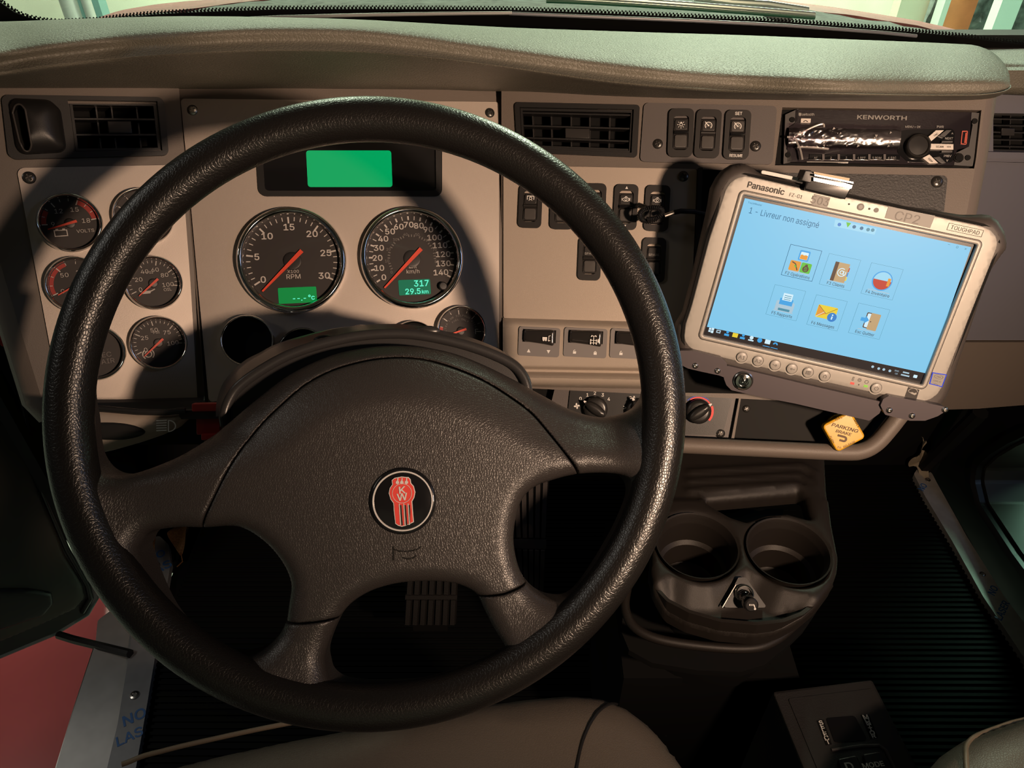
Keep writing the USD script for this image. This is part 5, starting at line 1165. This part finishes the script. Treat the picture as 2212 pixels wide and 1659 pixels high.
skirt = deck.buffer(-.002).difference(deck.buffer(-.006))
T.ext('side_wall', skirt, -.028, -.008, 'brown_plastic', CFm)
for c in cups:
    T.add('cup', xf(lathe([(rc + .002, .002), (rc, .001), (rc - .0015, -.003), (rc - .003, -.010), (rc - .004, -.012), (rc - .0055, -.04), (rc - .010, -.044), (rc - .012, -.075), (rc - .018, -.08), (0, -.08)], 48), CFm.at(*c).M), 'brown_plastic', WORLD, smooth=40)
T.ext('pocket_floor', pocket.buffer(.004), -.085, -.08, 'black_matte', CFm)
T.ext('base', deck.buffer(-.035), -.20, -.088, 'black_matte', CFm)
LZ = Frame([0, 0, CZ - .055], [1, 0, 0], [0, 1, 0], [0, 0, 1])
T.add('bin_rim', tube(spline([LZ.P(*LZ.uv(x, y)) for x, y in ((1356, 1262), (1350, 1310), (1368, 1352), (1420, 1380), (1520, 1396), (1620, 1400), (1672, 1384), (1715, 1350), (1760, 1306), (1790, 1262))], 6), .0055, 10), 'brown_plastic', WORLD, smooth=60)
T.ext('bin_floor', LZ.poly([(1356, 1262), (1350, 1310), (1368, 1352), (1420, 1380), (1520, 1396), (1620, 1400), (1672, 1384), (1715, 1350), (1760, 1306), (1790, 1262)]), -.06, -.05, 'black_matte', LZ)
T.ext('pedestal', box(.14, .50, .36, .75), -.58, -.19, 'black_matte', CFm)
T.ext('hanger', Polygon([tuple(CFm.uv(x, y)) for x, y in [(1450, 968), (1780, 968), (1780, 955), (1450, 945)]]), -.01, .045, 'black_matte', CFm)
f = Frame(at_z(1606, 1284, CZ - .006), unit([1, .0, 0]), unit([0, .86, .5]), unit([0, -.5, .86]))
T = Thing('power_plug', 'chrome power plug with a small white symbol in its socket, front of the console', 'plug', f)
T.ext('socket_plate', rnd(Polygon([(-.024, -.014), (.024, -.014), (.004, .018), (-.004, .018)]), .002), -.006, .001, 'black_plastic')
T.add('plate_edge', tube([(-.025, -.014, .002), (-.008, .010, .002)], .0008, 6), 'steel')
T.add('collar', lathe([(.0105, 0), (.0105, .004), (.0095, .006), (.0085, .0062), (.0083, .002)], 32), 'chrome', smooth=40)
f2 = Frame([0, 0, 0], [1, 0, 0], [0, .9, .3], [0, -.3, .95])
T.add('plug_body', xf(lathe([(.0078, .001), (.0078, .009), (.0066, .0105), (.0066, .014), (.0075, .0155), (.0075, .021), (.006, .023), (0, .0232)], 32), Frame([0, -.002, 0], [1, 0, 0], unit([0, .9, .45]), unit([0, -.45, .9])).M), 'chrome', smooth=40)
pf = Frame([.001, -.0125, .0215], [1, 0, 0], unit([0, .9, .45]), unit([0, -.45, .9]))
T.add('plug_cap', xf(lathe([(.0074, -.002), (.0074, .0005), (.006, .0016), (0, .0018)], 28), pf.M), 'black_plastic')
T.add('symbol', xf(ext(unary_union([box(-.003, .000, .002, .0018).difference(box(-.0025, .0005, .0015, .0013)), seg(.0022, .001, .0036, -.0034, .0012), circ(.0012, .0034, -.0036)]), .0019, .0021), pf.M), 'white_print', smooth=False)

# ------------------------------------------------------------------ pedals
def pedal(name, label, quad, zs, nr, m):
    P_ = [at_z(x, y, zz) for (x, y), zz in zip(quad, zs)]
    o = sum(P_) / 4; ex = unit(P_[1] - P_[0] + P_[2] - P_[3]); ey = P_[0] - P_[3]; ey = unit(ey - (ey @ ex) * ex); f = Frame(o, ex, ey, np.cross(ex, ey))
    q = [np.array([(p - o) @ ex, (p - o) @ ey]) for p in P_]; g = rnd(Polygon(q), .004)
    T = Thing(name, label, 'pedal', f); T.ext('pad', g, -.012, 0, 'black_plastic')
    w = np.linalg.norm(q[1] - q[0])
    for k in range(nr):
        s = (k + .5) / nr; a_ = q[0] * (1 - s) + q[1] * s; b_ = q[3] * (1 - s) + q[2] * s
        for t0, t1 in ((.02, .44), (.54, .97)):
            p0, p1 = a_ * (1 - t0) + b_ * t0, a_ * (1 - t1) + b_ * t1
            T.ext('tread_rib', seg(*p0, *p1, w / nr * .62), 0, .005, m)
    T.ext('cross_band', Polygon([q[0] * .54 + q[3] * .46, q[1] * .54 + q[2] * .46, q[1] * .47 + q[2] * .53, q[0] * .47 + q[3] * .53]), 0, .004, m)
    mid = (q[2] + q[3]) / 2; T.add('hinge', bx(mid[0], mid[1], -.02, w * .7, .03, .03), 'black_matte')
    return T
pedal('accelerator_pedal', 'long grey ribbed accelerator pedal seen through the right wheel opening', [(1060, 1030), (1186, 1034), (1174, 1300), (1090, 1300)], (.34, .34, .04, .04), 8, 'trim_grey')
t = pedal('brake_pedal', 'dark ribbed brake pedal seen under the wheel hub', [(880, 1225), (990, 1225), (985, 1350), (872, 1350)], (.30, .30, .20, .20), 7, 'black_grain')
t.add('pedal_arm', bx(0, .0, -.03, .02, .03, .04), 'black_plastic')
po = t.frame.O; t.add('pedal_arm', tube([po - t.frame.n * .02, po + [0, .08, .05], [po[0], 1.262, po[2] + .16]], .011), 'black_plastic', WORLD)

# ------------------------------------------------------------------ door sills, left door, outside step
def sill(name, label, poly, zt, zb, m, screws=(), rs=.007):
    zf = Frame([0, 0, zt], [1, 0, 0], [0, 1, 0], [0, 0, 1])
    g = Polygon([tuple(at_z(x, y, zt)[:2]) for x, y in poly]).buffer(0); c = g.centroid
    T = Thing(name, label, 'sill', Frame([c.x, c.y, zt], [1, 0, 0], [0, 1, 0], [0, 0, 1]))
    T.ext('plate', rnd(g, .008), -(zt - zb), 0, m, zf)
    for x, y in screws: T.add('screw', xf(lathe([(rs, 0), (rs * .9, .002), (rs * .5, .003), (rs * .4, .001), (0, .001)], 20), Frame(at_z(x, y, zt), [1, 0, 0], [0, 1, 0], [0, 0, 1]).M), 'steel', WORLD, smooth=50)
    return T, zf
T, zf = sill('door_sill_strip', 'grey metal sill strip along the passenger door with faded blue print', [(1974, 1024), (1982, 1012), (2012, 1020), (2024, 1043), (2090, 1161), (2168, 1286), (2212, 1345), (2330, 1520), (2270, 1560), (2212, 1420), (2124, 1289), (2056, 1167), (1999, 1073)], .016, .0, 'sill_lightened', ((2004, 1037), (2122, 1241)), .006)
for s, x, y, r in (('NO', 1993, 1052, 48), ('NO', 2145, 1275, 48), ('LASER', 2165, 1318, 48)): T.add('film_print', tmesh(s, .0125, *at_z(x, y, .0165)[:2], .0163, r, 1., .0002, True), 'film_blue', WORLD, smooth=False)
T, zf = sill('door_sill_strip', 'silver metal sill strip at the driver side with blue printed film', [(229, 1668), (254, 1564), (279, 1412), (300, 1240), (308, 1180), (322, 1160), (345, 1158), (364, 1176), (369, 1215), (334, 1424), (318, 1520), (292, 1668)], .016, 0., 'sill_film', ((291, 1502), (337, 1222)), .0085)
for s, x, y, r, hh in (('NO', 290, 1548, 30, .019), ('LAS', 280, 1590, 30, .017), ('O', 347, 1196, 35, .018), ('LAS', 343, 1228, 38, .020)): T.add('film_print', tmesh(s, hh, *at_z(x, y, .0165)[:2], .0163, r, 1., .0002, True), 'film_blue', WORLD, smooth=False)
T, zf = sill('entry_step', 'brushed metal entry step outside the driver side sill strip', [(206, 1390), (211, 1340), (240, 1318), (262, 1290), (300, 1250), (300, 1320), (292, 1406), (268, 1564), (245, 1668), (245, 1720), (110, 1720), (121, 1659), (160, 1530)], .006, -.06, 'sill_metal')
T.ext('step_edge', rnd(Polygon([tuple(at_z(x, y, -.004)[:2]) for x, y in [(206, 1390), (211, 1392), (128, 1720), (110, 1720), (121, 1659), (160, 1530)]]), .0), -.10, .003, 'steel', Frame([0, 0, -.004], [1, 0, 0], [0, 1, 0], [0, 0, 1]))
a0 = at_z(-200, 1250, -.42)
rp = Polygon([tuple(at_z(x, y, -.42)[:2]) for x, y in [(-260, 1250), (240, 1240), (240, 1420), (140, 1760), (-300, 1760)]]); c = rp.centroid
T = Thing('side_fairing', 'glossy dark red painted side fairing outside below the driver door', 'fairing', Frame([c.x, c.y, -.42], [1, 0, 0], [0, 1, 0], [0, 0, 1]))
T.add('shell', cham(affinity.translate(rp.convex_hull, -c.x, -c.y), -.35, 0, .02), 'red_paint')
# driver door standing open
e0, e1 = at_z(200, 1302, -.12), at_z(0, 1412, -.12)
ex = unit((e0 - e1) * [1, 1, 0]); OD = Frame(e0, ex, [0, 0, 1], np.cross(ex, [0, 0, 1]))
T = Thing('door_1', 'dark open driver door at the left edge with rounded lower corner', None, OD, kind='structure')
dpoly_ = lambda p_, r=.0: rnd(Polygon([tuple(OD.uv(x, y)) for x, y in p_]), r)
outl = dpoly_([(-500, 250), (-40, 420), (20, 700), (60, 900), (92, 1050), (147, 1178), (196, 1262), (203, 1292), (186, 1326), (120, 1366), (0, 1416), (-500, 1610)], .004)
T.ext('skin', outl, -.04, 0, 'door_black')
inner = dpoly_([(-500, 640), (-40, 760), (30, 900), (84, 1050), (139, 1197), (176, 1256), (184, 1287), (161, 1313), (73, 1353), (0, 1383), (-500, 1560)], .004)
T.add('trim_panel', pillow(inner, .02, dome_top(.008, .012, .001), -.002, rings=(.003, .008)), 'door_trim', smooth=50)
T.add('map_pocket', pillow(dpoly_([(-300, 1268), (60, 1264), (108, 1272), (112, 1295), (90, 1322), (0, 1352), (-300, 1440)], .006), .012, dome_top(.006, .01, .010), .0, rings=(.003, .008)), 'door_black', smooth=50)
T.add('edge_strip', tube([OD.P(*OD.uv(x, y), -.012) for x, y in ((-300, 1538), (0, 1422), (120, 1372), (190, 1330), (209, 1296), (203, 1266))], .010, 10), 'door_edge', WORLD, smooth=60)
T.add('seal_bead', tube([OD.P(*OD.uv(x, y), .004) for x, y in ((20, 760), (60, 930), (92, 1062), (144, 1185), (188, 1262), (194, 1290), (176, 1320))], .005, 8), 'door_black', WORLD, smooth=60)
T.add('reflector', xf(cham(rrect(.012, .05, .004), 0, .004, .001), OD.at(*OD.uv(4, 716), .002, -14).M), 'print_red', WORLD)
solo('door_check_strap', tube([at_z(x, y, zz) for x, y, zz in ((128, 1372, -.03), (160, 1382, -.01), (281, 1412, .022))], .008, 8), 'black_plastic', 'black check strap bar between the open driver door and the step', 'strap')

# ------------------------------------------------------------------ dry leaves and a scrap of tissue
def leaf(label, x, y, zz, L, rot, up, curl, stem):
    p_ = at_z(x, y, zz); f = Frame(p_, [math.cos(rot), math.sin(rot), up], [-math.sin(rot), math.cos(rot), .3], np.cross([math.cos(rot), math.sin(rot), up], [-math.sin(rot), math.cos(rot), .3]))
    T = Thing('dry_leaf', label, 'leaf', f, 'dry leaves by the driver door')
    rows = []
    for s in np.linspace(0, 1, 18):
        w = L * .30 * math.sin(math.pi * s ** .8) ** .8 * (1 - .3 * s); cz = curl * math.sin(2.6 * s)
        rows.append([((s - .5) * L, w * t_ + .1 * L * math.sin(3 * s), cz + .35 * w * t_ * t_ * 2 + .05 * L * math.sin(9 * s + 3 * t_)) for t_ in np.linspace(-1, 1, 9)])
    T.add('blade', thick(loft(rows), [0, 0, -.0006]), 'leaf_dry', smooth=50)
    T.add('stalk', tube([(L * .42, .02 * L, curl * .5), (L * .7, .08 * L, curl * .6), (L * .85, .0, curl)], .0012, 6), 'leaf_dry')
leaf('curled dry brown leaf lying on the driver side sill strip', 327, 1196, .030, .075, math.radians(-60), .15, .014, 1)
leaf('dry brown leaf on the floor mat just right of the sill strip', 396, 1168, .035, .085, math.radians(-75), -.1, .018, 1)
p_ = at_z(1998, 1012, .03); rows = []
for s in np.linspace(0, 1, 16): rows.append([(.05 * s * .5 + .010 * math.sin(7 * s + 2 * t_), t_ * (.012 + .012 * math.sin(5 * s + 1)) + .02 * s, .006 * math.sin(11 * s + 4 * t_) + .07 * s) for t_ in np.linspace(-1, 1, 8)])
T = thick(loft(rows), [.001, 0, .0]); T.apply_transform(trimesh.transformations.rotation_matrix(.9, [0, 0, 1])); T.apply_translation(p_ + [-.01, .0, -.012])
solo('tissue_scrap', T, 'paper', 'crumpled cream tissue scrap at the front end of the passenger sill strip', 'tissue', smooth=50)
solo('door_pillar_trim', tube([at_z(1996, 1010, .02), at_y(2052, 955, 1.18), at_y(2118, 890, 1.14)], .016, 8), 'dark_lining', 'dark trim strip running up from the passenger sill strip to the dashboard', 'trim')

# ------------------------------------------------------------------ seats and the gear selector box
def seat(name, label, front, zt, back, seams, zb, piping=None, centre=None):
    g = Polygon([tuple(at_z(x, y, zt)[:2]) for x, y in front] + back); g = rnd(g.buffer(0), .02)
    zf = Frame([0, 0, zt], [1, 0, 0], [0, 1, 0], [0, 0, 1]); c = g.centroid
    T = Thing(name, label, 'car seat', Frame([c.x, c.y, 0], [1, 0, 0], [0, 1, 0], [0, 0, 1]))
    T.add('cushion', xf(pillow(g, .02, dome_top(.045, .06, -.045), -.13, rings=(.002, .006, .012, .022, .035)), zf.M), 'seat_leather', WORLD, smooth=60)
    hz_ = lambda q: zt - .045 + .045 * math.sqrt(max(0, 1 - (1 - min(Point(*q).distance(g.boundary) / .06, 1)) ** 2)) + .0006
    for s in seams:
        q = spline([at_z(x, y, zt - .01)[:2] for x, y in s], 6); T.add('seam', tube([(a_, b_, hz_((a_, b_))) for a_, b_ in q], .0014, 6), 'black_plastic', WORLD)
    if piping:
        q = spline([at_z(x, y, zt - .02)[:2] for x, y in piping], 6); T.add('piping', tube([(a_, b_, hz_((a_, b_))) for a_, b_ in q], .0024, 8), 'seat_piping', WORLD, smooth=60)
    T.add('seat_base', bx(0, -.02, (zb + zt - .13) / 2 - 0, .36, .34, zt - .13 - zb), 'black_matte')
    b0 = min(y for x, y in back); xs = [x for x, y in back]
    T.add('backrest', cham(box(min(xs), 0, max(xs), .80), 0, .14, .04), 'seat_leather', Frame([0, b0 - .02, zt - .06], [1, 0, 0], [0, -.2, .98], [0, -.98, -.2]))
    return T
SZt = .60
seat('driver_seat', 'beige grey driver seat cushion at the bottom of the view under the wheel', [(200, 1690), (265, 1652), (330, 1626), (450, 1596), (600, 1564), (760, 1535), (900, 1505), (1040, 1483), (1150, 1470), (1230, 1463), (1300, 1468), (1360, 1490), (1420, 1535), (1468, 1590), (1500, 1640), (1520, 1690)], SZt, [(.18, -.18), (-.36, -.18)], [[(1338, 1492), (1290, 1545), (1258, 1610), (1240, 1690)]], .005, [(265, 1654), (330, 1629), (450, 1599), (600, 1567), (700, 1549)])
seat('passenger_seat', 'beige passenger seat cushion corner at the bottom right with pale piping', [(1985, 1720), (2010, 1670), (2035, 1625), (2070, 1585), (2120, 1552), (2212, 1520), (2340, 1490), (2480, 1480)], .62, [(.86, -.2), (.42, -.2)], [], .005, [(2078, 1690), (2082, 1640), (2092, 1605), (2120, 1578), (2170, 1556), (2230, 1538), (2300, 1524)])
BZ = .46
zf = Frame([0, 0, BZ], [1, 0, 0], [0, 1, 0], [0, 0, 1])
q = [at_z(x, y, BZ) for x, y in ((1668, 1492), (1885, 1466), (2010, 1690), (1790, 1740))]
ex = unit(q[1] - q[0]); BF = Frame((q[0] + q[1]) / 2, ex, np.cross([0, 0, 1], ex), [0, 0, 1])
T = Thing('gear_selector_box', 'black box with push button gear selector and SELECT and MONITOR lettering', 'gear selector', BF)
wB = np.linalg.norm(q[1] - q[0])
T.add('box_body', cham(rnd(box(-wB / 2, -.34, wB / 2, 0), .004), -.44, 0, .004), 'black_grain')
BFp = lambda x, y: BF.uv(x, y)
face = rnd(box(-wB / 2 + .014, -.32, wB / 2 - .006, -.012), .003); T.ext('face_plate', face, 0, .0012, 'black_grain')
scr = BF.poly([(1783, 1553), (1845, 1548), (1873, 1600), (1802, 1606)], 0, .003); T.ext('display', scr, .0008, .0022, 'black_gloss')
for s, pts, a_ in (('SELECT', [(1763, 1558), (1778, 1556), (1796, 1609), (1783, 1611)], 0), ('MONITOR', [(1858, 1546), (1876, 1545), (1896, 1594), (1880, 1598)], 0)):
    g = BF.poly(pts); T.ext('word_strip', g, .001, .0016, 'black_matte'); c = g.centroid
    b = g.bounds; n = len(s); p0 = np.array(BF.uv((pts[0][0] + pts[1][0]) / 2, (pts[0][1] + pts[1][1]) / 2)); p1 = np.array(BF.uv((pts[2][0] + pts[3][0]) / 2, (pts[2][1] + pts[3][1]) / 2))
    T.add('lettering', cat([tmesh(ch_, .0046, *(p0 + (p1 - p0) * (i + .7) / (n + .4)), .0017, 0, 1.25, .0002, True) for i, ch_ in enumerate(s)]), 'white_print', smooth=False)
for s, pts in (('D', [(1808, 1640), (1850, 1632), (1875, 1690), (1830, 1700)]), ('MODE', [(1862, 1630), (1900, 1624), (1935, 1690), (1885, 1692)])):
    g = BF.poly(pts, .004); T.add('push_button', cham(rnd(g, .003).convex_hull, .0, .006, .002), 'knob_plastic')
    x, y = ((1835, 1656), (1886, 1652))[s == 'MODE']
    T.add('lettering', tmesh(s, .0085 if s == 'D' else .0050, *BF.uv(x, y, .006), .0061, 0, 1.2, .0002, True), 'white_print', smooth=False)
kb = BF.poly([(1795, 1622), (1880, 1612), (1912, 1616), (1930, 1640)], .001, 0); T.add('button_surround', tube([BF.P(*BF.uv(x, y), .002) for x, y in ((1795, 1622), (1860, 1613), (1898, 1612), (1912, 1622), (1945, 1690))], .0018, 8), 'trim_grey', WORLD)
